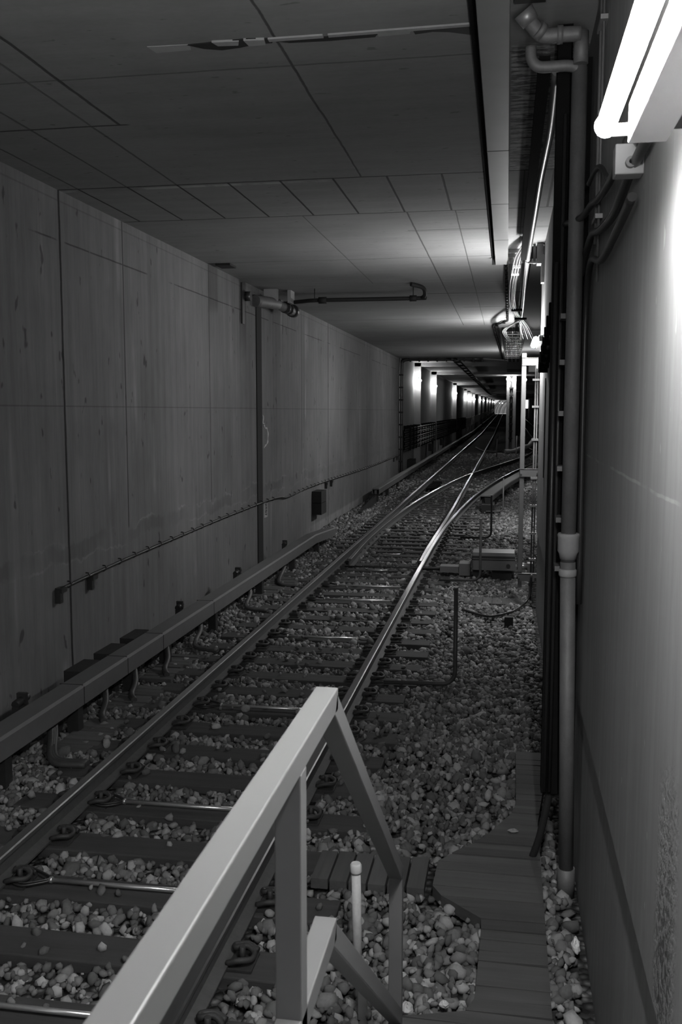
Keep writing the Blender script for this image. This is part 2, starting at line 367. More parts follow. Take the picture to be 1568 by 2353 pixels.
# ------------------------------------------------------------------ rails
prof = [(-.07,-.15),(.07,-.15),(.07,-.137),(.012,-.12),(.009,-.045),(.034,-.032),(.035,-.006),(.026,0),(-.026,0),(-.035,-.006),(-.034,-.032),(-.009,-.045),(-.012,-.12),(-.07,-.137)]
pm = [0]*14; pm[6] = pm[7] = pm[8] = 1
def rail(name, pts, label, sc=1, zoff=0, dense=True, drop=0):
    P = curve([(x, y, elev(y) + zoff - max(0, 17.6 - y) * drop) for y, x in pts], 8) if dense else [Vector((x, y, elev(y) + zoff - max(0, 17.6 - y) * drop)) for y, x in pts]
    m = MB(); m.sweep([(a * sc, b) for a, b in prof], P, pm); o = m.build(name, [RUST, HEAD]); return tag(o, label, 'rail')
rail('running_rail', [(1.0, -2.87), (110, -2.87), (350, -2.87)], 'left rail of the straight track, running from lower left to the far curve', dense=False)
rail('running_rail', [(1.0, -1.37), (15.5, -1.37), (19.5, -1.345), (22, -1.285), (26.4, -1.09), (30.7, -.80), (36.9, -.20), (43, .58), (50, 1.7), (57.5, 2.8), (67, 3.5), (82, 4.0), (95, 4.15), (120, 4.15), (340, 4.15)],
     'right running rail beside the handrail, bending away right at the switch')
rail('switch_rail', [(16.3, -1.432), (17.6, -1.43), (19, -1.42), (22, -1.39), (26, -1.37), (110, -1.37), (350, -1.37)], 'straight rail starting at the switch and passing over the crossing', dense=False, drop=.02)
rail('switch_rail', [(16.2, -2.68), (19, -2.735), (22.9, -2.69), (27.5, -2.50), (32.6, -2.15), (37.3, -1.70), (40.1, -1.34), (49.1, .05), (57.2, 1.24), (67, 2.0), (82, 2.5), (95, 2.65), (120, 2.65), (340, 2.65)],
     'curved switch blade opening from the left rail and crossing to the right-hand track', drop=.006)
# rails lining inside face of the open blade (thick foot plate)
t = thing('check_rail', 'dark ridged grate beside the left rail near the crossing', 'track fitting', (-2.52, 34, -.14))
m = MB()
for i in range(12): m.box((-.16, -1.7 + i * .29, 0), (.16, -1.56 + i * .29, .09))
m.box((-.17, -1.75, -.04), (.17, 1.75, .015)); m.build('ridged_plate', BLACK, t)

# ------------------------------------------------------------------ sleepers
def clip_mesh():
    m = MB(); pts = [(.0, -.05, .012), (.05, -.055, .03), (.10, -.03, .025), (.105, .01, .03), (.07, .03, .045), (.02, .02, .04), (.01, .055, .03), (.06, .075, .025), (.11, .06, .012)]
    m.tube(curve(pts, 4), .013, 7); m.tube([(.055, 0, 0), (.055, 0, .06)], .014, 6); return m.mesh('rail_clip', CLIP)
CM = clip_mesh()
CMF = MB().box((0, -.045, 0), (.10, .045, .035)).box((.03, -.02, .03), (.08, .02, .06)).mesh('rail_clip', CLIP)
PMESH = MB().box((-.19, -.085, 0), (.19, .085, .012)).mesh('base_plate', CLIP)
def sleeper(y, x0, x1, label, group, rails, near, wd=.125):
    t = thing('railway_sleeper', label, 'sleeper', (0, y, elev(y)), group)
    a = random.uniform(-.006, .006)
    m = MB(); m.add([(x0, -wd - a, -.42), (x1, -wd + a, -.42), (x1, wd + a, -.42), (x0, wd - a, -.42), (x0, -wd - a, -.165), (x1, -wd + a, -.165), (x1, wd + a, -.165), (x0, wd - a, -.165)],
                    [(0,3,2,1),(4,5,6,7),(0,1,5,4),(1,2,6,5),(2,3,7,6),(3,0,4,7)])
    m.build('timber', TIE, t, bevel=.008 if near else 0)
    for xr in rails:
        p = bpy.data.objects.new('base_plate', PMESH); COL.objects.link(p); p.parent = t; p.location = (xr, 0, -.163)
        for s in (1, -1):
            q = bpy.data.objects.new('rail_clip', CM if near else CMF); COL.objects.link(q); q.parent = t; q.location = (xr + s * .06, 0, -.15); q.scale = (1.15, 1.25, 1.25)
            if s < 0: q.rotation_euler = (0, 0, PI)
    return t
SL = []; y = 2.61; k = 0
wordn = ['first','second','third','fourth','fifth','sixth','seventh','eighth','ninth','tenth','eleventh','twelfth','thirteenth','fourteenth','fifteenth','sixteenth','seventeenth','eighteenth','nineteenth','twentieth','twenty-first','twenty-second','twenty-third','twenty-fourth','twenty-fifth','twenty-sixth']
while y < 15.5:
    x0 = -3.38 + random.uniform(-.03, .03); x1 = -.86 + random.uniform(-.06, .06)
    if y > 2.9:
        sleeper(y, x0, x1, 'dark timber sleeper under the near rails, %s back from the bottom edge' % wordn[k], 'sleepers of the near straight track', (-2.87, -1.37), y < 12); k += 1
    SL.append((y, x0, x1)); y += .56
while y < 47:
    x0 = -3.38; x1 = -.72 + max(0, (y - 17) * .072) + random.uniform(-.04, .04)
    sleeper(y, x0, x1, 'long dark sleeper under the switch, one of the close-set rows before the crossing', 'long sleepers under the switch', (-2.87, -1.37) if y < 30 else (), False, .115)
    SL.append((y, x0, x1)); y += .56
while y < 110:
    tag(MB().box((-3.38, y - .12, -.42), (-.86, y + .12, -.165)).build('railway_sleeper', TIE), 'distant sleeper of the straight track beyond the crossing', 'sleeper', 'distant sleepers of the straight track')
    tag(MB().box((max(.3, 3.4 - 1.35 - max(0, (75 - y)) * .07), y - .12, -.42), (4.7, y + .12, -.165)).build('railway_sleeper', TIE), 'distant sleeper of the right-hand track beyond the crossing', 'sleeper', 'distant sleepers of the right-hand track')
    y += .72

# thin conduits lying across the sleepers, cable loops at the rail
for i, (yy, xa, xb) in enumerate([(3.73, -2.56, -1.60), (4.86, -2.56, -1.66), (5.98, -2.58, -1.66), (8.19, -2.56, -1.62), (10.94, -2.57, -1.70), (13.25, -2.56, -1.60), (14.35, -2.56, -1.57)]):
    z = -.14; dirty = i in (0,)
    t = thing('crossing_conduit', 'thin bright conduit lying across the track, %s one back from the bottom edge' % wordn[i], 'conduit', (0, yy, 0), 'bright conduits between the rails')
    MB().tube([(xa, 0, z + .004), (xb, .015, z)], .014, 10).tube([(xa - .006, 0, z + .004), (xa + .012, 0, z + .004)], .019, 10).build('conduit_tube', BRIGHT, t)
    loop = curve([(xa, 0, z), (-2.62, -.045, z), (-2.70, -.085, z), (-2.78, -.05, z), (-2.79, .03, z), (-2.73, .085, z + .01), (-2.64, .05, z + .01), (xa, .005, z + .006)], 5)
    MB().tube(loop, .008, 6).tube([(p_.x * .998 - .004, p_.y * .9, p_.z + .012) for p_ in loop], .006, 6).build('cable_loop', BLACKM, t)
    MB().tube(curve([(xb, .015, z), (xb + .06, .0, z - .01), (-1.44, .03, z)], 5), .008, 6).build('cable_tail', BLACKM, t)
for i, (yy, xa, xb) in enumerate([(15.62, -2.27, -1.93), (17.45, -2.25, -1.92)]):
    t = thing('short_conduit', ['short bright tube between the rails just before the switch tips', 'short bright tube between the rails just past the switch tips'][i], 'conduit', (0, yy, -.10))
    MB().tube([(xa, 0, 0), (xb, 0, 0)], .014, 8).build('conduit_tube', BRIGHT, t)
    MB().tube(curve([(xa, 0, 0), (xa - .06, .1, .01), (xa - .12, .28, .0)], 4), .007, 5).tube(curve([(xb, 0, 0), (xb + .05, .1, .02), (xb + .02, .3, 0)], 4), .007, 5).build('wire', BLACKM, t)
tag(MB().box((-1.62, 16.62, -.13), (-1.50, 16.68, -.085)).build('indicator_plate', WHITEP), 'tiny white plate beside the right rail at the switch tips', 'plate')

# ------------------------------------------------------------------ ballast
ico = []
gph = (1 + 5 ** .5) / 2
for a, b in ((-1, gph), (1, gph), (-1, -gph), (1, -gph)): ico.append((a, b, 0))
for a, b in ((-1, gph), (1, gph), (-1, -gph), (1, -gph)): ico.append((0, a, b))
for a, b in ((gph, -1), (gph, 1), (-gph, -1), (-gph, 1)): ico.append((a, 0, b))
ico = np.array(ico) / np.linalg.norm(ico[0])
icf = np.array([(0,11,5),(0,5,1),(0,1,7),(0,7,10),(0,10,11),(1,5,9),(5,11,4),(11,10,2),(10,7,6),(7,1,8),(3,9,4),(3,4,2),(3,2,6),(3,6,8),(3,8,9),(4,9,5),(2,4,11),(6,2,10),(8,6,7),(9,8,1)])
WALK = []   # rectangles kept free of stones: x0,x1,y0,y1
def stones(name, x0, x1, y0, y1, dens, size, label):
    n = int((x1 - x0) * (y1 - y0) * dens)
    px = rng.uniform(x0, x1, n); py = rng.uniform(y0, y1, n); pz = np.full(n, -.205 if y1 < 20 else -.222) + rng.uniform(-.03, .022, n)
    keep = np.ones(n, bool)
    for (sy, sx0, sx1) in SL:
        ins = (np.abs(py - sy) < .118) & (px > sx0) & (px < sx1 - .05)
        keep &= ~(ins & (rng.random(n) > .035)); pz[ins] = -.150
        pz[(px > sx1) | (px < sx0)] = np.maximum(pz[(px > sx1) | (px < sx0)], -.215)
    out = px > -.86; pz[out] += .012
    for rx in (-2.87, -1.37): keep &= ~(np.abs(px - rx) < .10)
    if y1 <= 18:
        for (a, b, c_, d_) in WALK: keep &= ~((px > a) & (px < b) & (py > c_) & (py < d_))
    # soft mounds
    pz += .018 * np.sin(px * 2.7 + py * 1.3) * np.sin(py * 1.9)
    px, py, pz = px[keep], py[keep], pz[keep]; n = len(px)
    sz = size * rng.lognormal(0, .28, n); sc = np.stack([sz * rng.uniform(.75, 1.45, n), sz * rng.uniform(.75, 1.2, n), sz * rng.uniform(.5, .95, n)], 1)
    q = rng.normal(size=(n, 4)); q /= np.linalg.norm(q, axis=1)[:, None]; w_, x_, y_, z_ = q.T
    Rm = np.stack([1-2*(y_*y_+z_*z_), 2*(x_*y_-z_*w_), 2*(x_*z_+y_*w_), 2*(x_*y_+z_*w_), 1-2*(x_*x_+z_*z_), 2*(y_*z_-x_*w_), 2*(x_*z_-y_*w_), 2*(y_*z_+x_*w_), 1-2*(x_*x_+y_*y_)], 1).reshape(n, 3, 3)
    V = ico[None] * (1 + rng.uniform(-.30, .22, (n, 12, 1))); V = V * sc[:, None, :]; V = np.einsum('nij,nkj->nki', Rm, V)
    V += np.stack([px, py, pz], 1)[:, None, :]; V = V.reshape(-1, 3)
    Fc = (icf[None] + (np.arange(n) * 12)[:, None, None]).reshape(-1, 3)
    me = bpy.data.meshes.new(name); me.vertices.add(len(V)); me.vertices.foreach_set('co', V.astype(np.float32).ravel())
    me.loops.add(Fc.size); me.loops.foreach_set('vertex_index', Fc.astype(np.int32).ravel()); me.polygons.add(len(Fc))
    me.polygons.foreach_set('loop_start', (np.arange(len(Fc)) * 3).astype(np.int32)); me.update(calc_edges=True); me.materials.append(STONE)
    o = bpy.data.objects.new(name, me); COL.objects.link(o); return tag(o, label, 'ballast', kind='stuff')
# plank outline (x range by y) of the walkway
def wl(y):
    pts = [(3.2, -.42), (3.95, -.42), (4.05, -.10), (4.83, -.08), (5.10, -.37), (5.46, -.36), (5.86, -.07), (6.3, .11), (7.45, .12)]
    for (a, b), (c_, d_) in zip(pts, pts[1:]):
        if a <= y <= c_: return b + (d_ - b) * (y - a) / (c_ - a)
def wr(y): return .25 if y < 6.1 else (.25 + (y - 6.1) * .10 if y < 6.8 else .33)
y = 3.2
while y < 7.4: WALK.append((wl(min(y + .03, 7.4)) + .01, wr(y) - .005, y, y + .06)); y += .06
WALK.append((-1.08, -.36, 5.11, 5.50))
stones('ballast', XL + .06, XR - .05, 3.0, 10.5, 800, .026, 'grey crushed stone filling the near track bed from wall to wall')
stones('ballast', XL + .06, XR - .05, 10.5, 18, 560, .030, 'grey crushed stone around the track in front of the switch')
stones('ballast', XL + .06, 5.5, 18, 32, 280, .036, 'grey crushed stone around the switch rails')
stones('ballast', XL + .06, 5.5, 32, 62, 110, .05, 'grey crushed stone around the crossing and beyond')

# ------------------------------------------------------------------ timber walkway
t = thing('plank_walkway', 'winding walkway of dark planks laid beside the right wall', 'walkway', (0, 0, -.16))
m = MB(); y = 3.2; seed = random.Random(3)
while y < 7.38:
    wdt = seed.uniform(.085, .11); y1 = min(y + wdt, 7.42); a0, a1 = wl(y), wl(min(y1, 7.44)); b0, b1 = wr(y), wr(y1); sk = seed.uniform(-.008, .008); zz = seed.uniform(-.004, .004)
    g_ = .006
    m.add([(a0, y+g_, -.03), (b0, y+g_+sk, -.03), (b1, y1+sk, -.03), (a1, y1, -.03), (a0, y+g_, .035+zz), (b0, y+g_+sk, .035+zz), (b1, y1+sk, .035+zz), (a1, y1, .035+zz)],
          [(0,3,2,1),(4,5,6,7),(0,1,5,4),(1,2,6,5),(2,3,7,6),(3,0,4,7)])
    y = y1
m.build('cross_planks', PLANK, t)
t2 = thing('plank_bridge', 'row of short planks reaching from the track to the plank walkway', 'walkway', (0, 0, -.16))
m = MB(); x = -1.08
while x < -.42:
    m.box((x + .006, 5.12 + seed.uniform(-.01, .01), -.03), (x + .105, 5.49 + seed.uniform(-.01, .01), .03)); x += .112
m.build('lengthwise_planks', PLANKY, t2)
m = MB(); x = -.56
while x < .30: m.box((x, 13.45, -.20), (x + .125, 13.9, -.165 + seed.uniform(0, .006))); x += .135
tag(m.build('short_plank_row', PLANKY), 'short row of square boards lying on the stones before the point machine', 'boards')
m = MB(); yy = 20.3
while yy < 22: m.box((.30, yy, -.21), (.72, yy + .12, -.17)); yy += .14
tag(m.build('far_plank_step', PLANK), 'small stack-like strip of boards on the stones behind the steel frame', 'boards')
for j, (x0, x1, ya, yb, lb) in enumerate([(-3.62, -3.28, 6.95, 7.6, 'nearest'), (-3.64, -3.3, 8.0, 8.75, 'middle'), (-3.68, -3.36, 9.0, 9.9, 'farthest'), (-3.75, -3.3, 13.4, 15.4, 'farther, darker')]):
    m = MB(); yy = ya; nn = 0
    while yy < yb: m.box((x0, yy, -.20), (x1 + seed.uniform(-.03, .03), yy + .095, -.165 + seed.uniform(0, .012))); yy += .108
    tag(m.build('trough_boards', PLANK), ('%s patch of dark boards on the stones beside the covered third rail' % lb) if j < 3 else 'dark boards by the end of the near third rail, before the switch', 'boards', 'board patches by the left third rail')

# ------------------------------------------------------------------ third rail covers
def cover(name, path, label, joints, posts, zt=.25, w=.22, hh=.17):
    t = thing(name, label, 'third rail')
    m = MB(); pr_ = [(-w/2, zt-hh), (-w/2, zt-.02), (-w/2+.02, zt), (w/2-.02, zt), (w/2, zt-.02), (w/2, zt-hh), (w/2-.012, zt-hh), (w/2-.012, zt-.03), (-w/2+.012, zt-.03), (-w/2+.012, zt-hh)]
    m.sweep(pr_, path); m.build('cover', COVER, t)
    def at(y):
        for a, b in zip(path, path[1:]):
            if a[1] <= y <= b[1]:
                s = (y - a[1]) / (b[1] - a[1]); return a[0] + (b[0] - a[0]) * s, a[2] + (b[2] - a[2]) * s
        return path[-1][0], path[-1][2]
    mr = MB(); mr.sweep([(-.035, zt-.17), (.035, zt-.17), (.035, zt-.05), (-.035, zt-.05)], path); mr.build('conductor_rail', RUST, t)
    mj = MB()
    for yy in joints:
        x_, e_ = at(yy); mj.box((x_ - w/2 - .002, yy, e_ + zt - hh), (x_ - w/2 + .001, yy + .012, e_ + zt - .015)); mj.box((x_ - w/2, yy, e_ + zt - .004), (x_ + w/2 - .01, yy + .012, e_ + zt + .002)); mj.box((x_ + w/2 - .001, yy, e_ + zt - hh), (x_ + w/2 + .002, yy + .012, e_ + zt - .015))
    if joints: mj.build('joint_strips', DARKBOX, t)
    for yy in posts:
        x_, e_ = at(yy)
        MB().box((x_ - .05, yy - .05, e_ - .23), (x_ + .05, yy + .05, e_ + zt - .165)).box((x_ - .20, yy - .04, e_ + .02), (x_ - w/2 + .02, yy + .04, e_ + .10)).box((x_ - .22, yy - .06, e_ - .23), (x_ - .14, yy + .06, e_ + .10)).build('insulator_support', BLACKM, t)
    return t
cv = cover('third_rail', [(-3.62, 4.2, 0), (-3.62, 17.4, 0), (-3.68, 19.8, -.16)], 'long grey covered third rail along the left wall in the foreground', [7.35, 8.3, 9.25, 11.0], [6.2, 7.4, 8.6, 9.6, 11.3, 13.6, 15.8, 18.0])
cover('third_rail', [(-3.86, 28.2, 0), (-3.88, 110, 0), (-3.88, 150, elev(150))], 'grey covered third rail starting beyond the switch on the left', [37, 46], [28.4, 31, 34, 38, 43, 50, 58, 66, 76, 90])
cover('third_rail', [(-3.88, 157, elev(157)), (-3.88, 320, elev(320))], 'distant covered third rail on the left after a short gap', [], [158, 180])
cover('third_rail', [(-.52, 26.3, 0), (-.02, 31.5, 0), (.52, 36, 0), (1.15, 41, 0), (1.9, 46, 0)], 'wide covered third rail right of the diverging rail', [], [27.2, 31.5, 36.2], .25, .34, .14)
tag(MB().box((-.62, 25.6, -.22), (-.28, 26.6, .06)).box((-.55, 26.2, .04), (-.4, 26.5, .2)).build('end_ramp_box', DARKBOX), 'dark box under the end of the right-hand third rail', 'box')
t = thing('end_ramp', 'dark sloping ramp at the start of the left third rail beyond the switch', 'ramp', (0, 0, 0))
MB().add([(-3.90,25.2,-.22),(-3.83,25.2,-.22),(-3.83,28.2,-.22),(-3.90,28.2,-.22),(-3.90,25.2,-.14),(-3.83,25.2,-.14),(-3.83,28.2,.06),(-3.90,28.2,.06)],[(0,3,2,1),(4,5,6,7),(0,1,5,4),(1,2,6,5),(2,3,7,6),(3,0,4,7)]).build('ramp_bar', BLACKM, t)
# dark flat boxes behind the cover at the wall
for j, yy in enumerate([7.77, 8.40, 9.03]):
    tag(MB().box((-3.90, yy, .13), (-3.745, yy + .42, .238)).box((-3.86, yy + .1, -.22), (-3.78, yy + .2, .13)).build('junction_box', DARKBOX), 'flat dark box between wall and covered third rail, %s of three' % ['nearest', 'middle', 'farthest'][j], 'box', 'dark boxes behind the third rail')
for j, (yy, w_) in enumerate([(6.9, .16), (10.7, .12), (13.2, .22), (16.2, .14)]):
    t = thing('rail_bracket', 'small black bracket poking up behind the covered third rail, %s from the camera' % ords[j].replace('nearest', 'first'), 'bracket', (-3.84, yy, 0), 'brackets behind the third rail')
    MB().box((-.04, -w_/2, -.21), (.02, w_/2, .2)).tube([(-.01, -w_/2, .22), (-.01, w_/2+.03, .24)], .035, 8).box((-.05, w_*.1, .2), (.03, w_*.35, .29)).build('bracket_body', BLACKM, t)
# feeder hoses curling from under the cover
hs = [((-3.66, 7.05), (-3.42, 6.62), (-3.15, 6.62), .045), ((-3.60, 7.95), (-3.52, 7.72), (-3.45, 7.6), .03), ((-3.58, 8.6), (-3.5, 8.35), (-3.42, 8.22), .03), ((-3.58, 9.5), (-3.5, 9.25), (-3.42, 9.1), .03), ((-3.66, 10.85), (-3.5, 10.25), (-3.2, 10.15), .035), ((-3.66, 13.1), (-3.5, 12.45), (-3.18, 12.38), .04), ((-3.72, 15.5), (-3.5, 14.35), (-3.16, 14.25), .04)]
for j, (a, b, c_, r) in enumerate(hs):
    m = MB()
    for k in ((-1, 0, 1) if r > .032 else (0,)):
        o_ = k * r * .8; m.tube(curve([(a[0] - .02, a[1] + .06 + o_, .08), (a[0] + .06, a[1] - .10 + o_, -.05), (b[0], b[1] + o_ * .8, -.13), (c_[0], c_[1] + o_ * .8, -.145)], 6), r * (.62 if r > .032 else 1), 8)
    tag(m.build('feeder_hose', HOSE), 'dark curved hose coming from under the covered third rail, %s from the camera' % ords[j].replace('nearest', 'first'), 'hose', 'hoses under the left third rail')

# ------------------------------------------------------------------ handrail in the foreground
t = thing('handrail', 'pale grey square-tube handrail with sloping end pieces in the foreground', 'handrail', (-.392, 0, 0))
w = .052
MB().box((-w/2, .35, 1.92 - w/2), (w/2, 2.06, 1.92 + w/2)).build('top_rail', FRAME, t, bevel=.003)
MB().box((-w/2, .35, 1.38 - w/2), (w/2, 2.04, 1.38 + w/2)).build('middle_rail', FRAME, t, bevel=.003)
MB().bar((0, 2.035, 1.915), (0, 3.50, .78), w, w).build('sloping_top_rail', FRAME, t, bevel=.003)
MB().bar((0, 2.02, 1.375), (0, 3.48, .20), w, w).build('sloping_middle_rail', FRAME, t, bevel=.003)
MB().box((-w/2, 1.66, .94), (w/2, 1.66 + w, 1.895)).build('post', FRAME, t, bevel=.003)
MB().box((-w/2, 3.475, -.21), (w/2, 3.475 + w, .80)).build('post', FRAME, t, bevel=.003)
# marker post
t = thing('marker_post', 'mottled pale pipe standing in the stones with a white cap', 'post', (-.665, 4.3, 0))
MB().tube([(0, 0, -.26), (-.012, 0, .37)], .0225, 16).build('pipe', MOTT, t)
MB().tube([(-.012, 0, .352), (-.012, 0, .362), (-.0125, 0, .392), (-.0125, 0, .402)], [.026, .0285, .0285, .022], 16).build('cap', WHITEP, t)
tag(MB().box((-.02, -.015, -.2), (.02, .015, .07)).build('stone_slab', CONC, None, (-.60, 4.02, 0)), 'dark stub standing in the stones beside the capped pale pipe', 'stub')
# L shaped dark pipes
for j, (xa, xb, yy, zt, r) in enumerate([(-.455, -1.16, 9.15, .86, .021), (-.37, -1.02, 15.0, .88, .020), (-.28, -.93, 20.2, .80, .022), (-.05, -.5, 25.6, .78, .018)]):
    z0 = -.11
    path = [(xa, yy, zt), (xa, yy, z0 + .14)] + [(xa - .12 + .12 * math.cos(a), yy, z0 + .12 - .12 * math.sin(a)) for a in [i * PI / 12 for i in range(1, 7)]] + [(xb, yy - .05, z0)]
    t = thing('bent_pipe', ['dark L-shaped pipe standing in the stones, nearest the camera', 'dark L-shaped pipe standing in front of the point machine', 'black L-shaped pipe standing behind the point machine', 'thin L-shaped pipe standing below the right-hand third rail'][j], 'pipe')
    MB().tube(path, r, 12).build('pipe', [HOSE, HOSE, BLACKM, GALVD][j], t); MB().tube([(xa, yy, zt - .01), (xa, yy, zt + .004)], r * 1.15, 12).build('pipe_end', GALV, t)

# ------------------------------------------------------------------ point machine
t = thing('point_machine', 'grey point machine box with a pale lid lying right of the switch', 'machine', (-.17, 15.75, 0))
m = MB(); m.box((-.355, -.24, -.03), (.355, .42, .155)); m.add([(-.355,-.24,.155),(.355,-.24,.155),(.355,.42,.155),(-.355,.42,.155),(-.345,-.12,.245),(.345,-.12,.245),(.345,.36,.245),(-.345,.36,.245)],[(0,1,5,4),(1,2,6,5),(2,3,7,6),(3,0,4,7),(4,5,6,7)]); m.build('housing', MGREY, t, bevel=.006)
MB().add([(-.35,-.232,.166),(.35,-.232,.166),(.35,-.186,.200),(-.35,-.186,.200)],[(0,1,2,3)]).box((-.35,-.245,.140),(.35,-.236,.155)).build('lid_strip', DARKBOX, t)
MB().tube([(.24, -.25, .05), (.24, -.235, .05)], .035, 14).build('lock_cap', BLACKM, t)
MB().box((-.33, -.2, -.22), (-.2, .35, -.03)).box((-.02, -.2, -.22), (.3, .35, -.03)).build('feet', DARKBOX, t)
MB().box((-.88, -.14, -.10), (-.42, .12, .0)).box((-.56, -.18, -.14), (-.38, .16, .06)).build('drive_housing', MGREY, t)
MB().tube([(-.85, 0, -.06), (-2.55, .25, -.11)], .014, 8).tube([(-.85, .1, -.08), (-1.2, .1, -.08)], .03, 8).build('drive_rod', CLIP, t)
t = thing('switch_lantern', 'short bright metal cylinder between point machine and steel frame', 'lantern', (.30, 15.6, -.02))
MB().tube([(-.08, 0, .06), (.09, 0, .06)], .055, 14).build('barrel', BRIGHT, t); MB().box((.08, -.08, -.18), (.18, .08, .12)).box((-.05, -.05, -.2), (.05, .05, .01)).build('mount', MGREY, t)
tag(MB().tube(curve([(-.55, 12.9, -.15), (-.2, 12.5, -.14), (.1, 12.75, -.13), (.25, 13.15, -.12), (.36, 13.3, .0), (.38, 13.3, .3)], 6), .018, 8).build('ground_cable', BLACKM), 'dark cable on the stones in front of the short board row', 'cable')
tag(MB().box((.02, 12.05, -.22), (.13, 12.15, -.05)).build('cable_foot_box', DARKBOX), 'small black block on the stones by the ground cable', 'block')

# ------------------------------------------------------------------ steel frame at the wall end
t = thing('steel_frame', 'pale steel ladder-like frame bolted to the end of the right wall', 'frame', (0, 13.47, 0))
MB().box((.192, -.03, .30), (.258, .03, 3.37)).build('upright', FRAMEW, t, bevel=.01)
MB().box((.197, -.025, .08), (.252, .025, .30)).build('foot', GALVD, t)
for z in (3.20, 1.66, .18):
    MB().box((.20, -.045, z), (.455, -.03, z + .105)).box((.20, -.045, z + .095), (.455, .05, z + .107)).build('arm', FRAMEW, t)
    MB().tube([(.215, -.05, z + .03), (.215, -.046, z + .03)], .012, 8).tube([(.44, -.06, z + .04), (.44, -.046, z + .04)], .016, 8).build('bolts', CLIP, t)
t = thing('earth_conduit', 'thin vertical conduit with small brackets behind the steel frame', 'conduit', (.43, 13.62, 0))
MB().tube([(-.03, .2, 3.3), (-.045, .2, .1)], .012, 8).tube([(.0, .2, 3.3), (-.01, .2, .1)], .010, 8).build('conduit_tube', GALVD, t)
for z in (3.0, 2.62, 2.15, 1.6, 1.2, .8, .42): MB().box((-.075, .17, z), (.02, .23, z + .03)).build('clamp', GALV, t)

# ------------------------------------------------------------------ right wall fittings
t = thing('downpipe', 'tall mottled grey drain pipe with a bell joint standing by the right wall', 'pipe', (0, 0, 0))
MB().tube([(.388, 5.35, -.22), (.350, 5.32, 1.74)], .042, 20).tube([(.350, 5.32, 1.72), (.345, 5.30, 4.36)], .041, 20).build('pipe', GALVD, t)
MB().tube([(.350, 5.32, 1.755), (.350, 5.32, 1.785), (.350, 5.32, 1.80), (.350, 5.32, 1.875), (.350, 5.32, 1.89), (.350, 5.32, 1.90)], [.044, .050, .0585, .0585, .062, .056], 20).tube([(.35, 5.32, 1.655), (.35, 5.32, 1.665), (.35, 5.32, 1.695), (.35, 5.32, 1.70)], [.043, .049, .049, .043], 20).build('bell_joint', simple('pale_pipe_joint', .3, .6, 0, .15), t)
MB().tube([(.388, 5.35, -.22), (.386, 5.35, -.05)], .05, 16).build('foot_socket', GALVD, t)
pb = thing('pipe_bend', 'thick galvanised pipe elbows under the ceiling above the drain pipe', 'pipe', (0, 0, 0))
MB().tube(curve([(.345, 5.30, 4.30), (.33, 5.29, 4.35), (.28, 5.28, 4.365), (.20, 5.28, 4.365), (.13, 5.28, 4.37), (.095, 5.28, 4.41), (.09, 5.28, 4.47)], 5), .029, 14).build('lower_elbow', GALVD, pb)
MB().tube(curve([(.34, 5.22, 4.50), (.25, 5.22, 4.50), (.16, 5.22, 4.50), (.11, 5.20, 4.53), (.06, 5.16, 4.58)], 5), .038, 14).tube([(.22, 5.22, 4.50), (.25, 5.22, 4.50)], .046, 14).tube([(.12, 5.19, 4.525), (.145, 5.205, 4.51)], .046, 14).build('upper_elbow', GALVD, pb)
MB().tube([(.085, 5.17, 4.55), (.045, 5.15, 4.60)], [.046, .055], 14).build('flange', GALV, pb)
MB().box((.0, 5.0, 4.665), (.16, 5.22, 4.70)).build('ceiling_plate', DARKBOX, pb)
MB().tube([(.345, 5.25, 4.36), (.345, 5.25, 4.52)], .038, 12).build('riser', GALVD, pb)
t = thing('cable_trunking', 'black vertical cable trunking beside the drain pipe', 'trunking', (0, 0, 0))
MB().box((.242, 5.56, .30), (.322, 5.68, CZ - .02)).build('trunk', BLACK, t)
MB().tube([(.262, 5.54, .32), (.262, 5.54, 3.4)], .012, 8).tube([(.29, 5.545, .32), (.29, 5.545, 4.2)], .012, 8).tube(curve([(.30, 5.60, .34), (.28, 5.60, .2), (.24, 5.6, .0), (.2, 5.62, -.14)], 5), .022, 8).build('cables', BLACKM, t)
MB().box((.322, 5.56, .3), (.43, 5.60, 4.5)).build('back_plate', BLACK, t)
for px in (738, 838, 950, 1072, 1187, 1297):
    z = H + (VPY - px) * 5.45 / f; MB().box((.283, 5.40, z - .014), (.335, 5.555, z + .014)).build('bracket_arm', GALVD, t)
# thin conduits right of the pipe
t = thing('wall_conduit', 'thin vertical conduit fixed to the right wall next to the drain pipe', 'conduit')
MB().tube([(.424, 4.98, 3.4), (.424, 5.0, CZ)], .011, 8).tube([(.424, 4.86, 3.2), (.424, 4.88, CZ)], .007, 8).build('conduit_tube', GALVD, t)
for z in (4.42, 3.98, 3.5): MB().box((.405, 4.84, z), (.44, 5.03, z + .022)).build('clip', GALV, t)
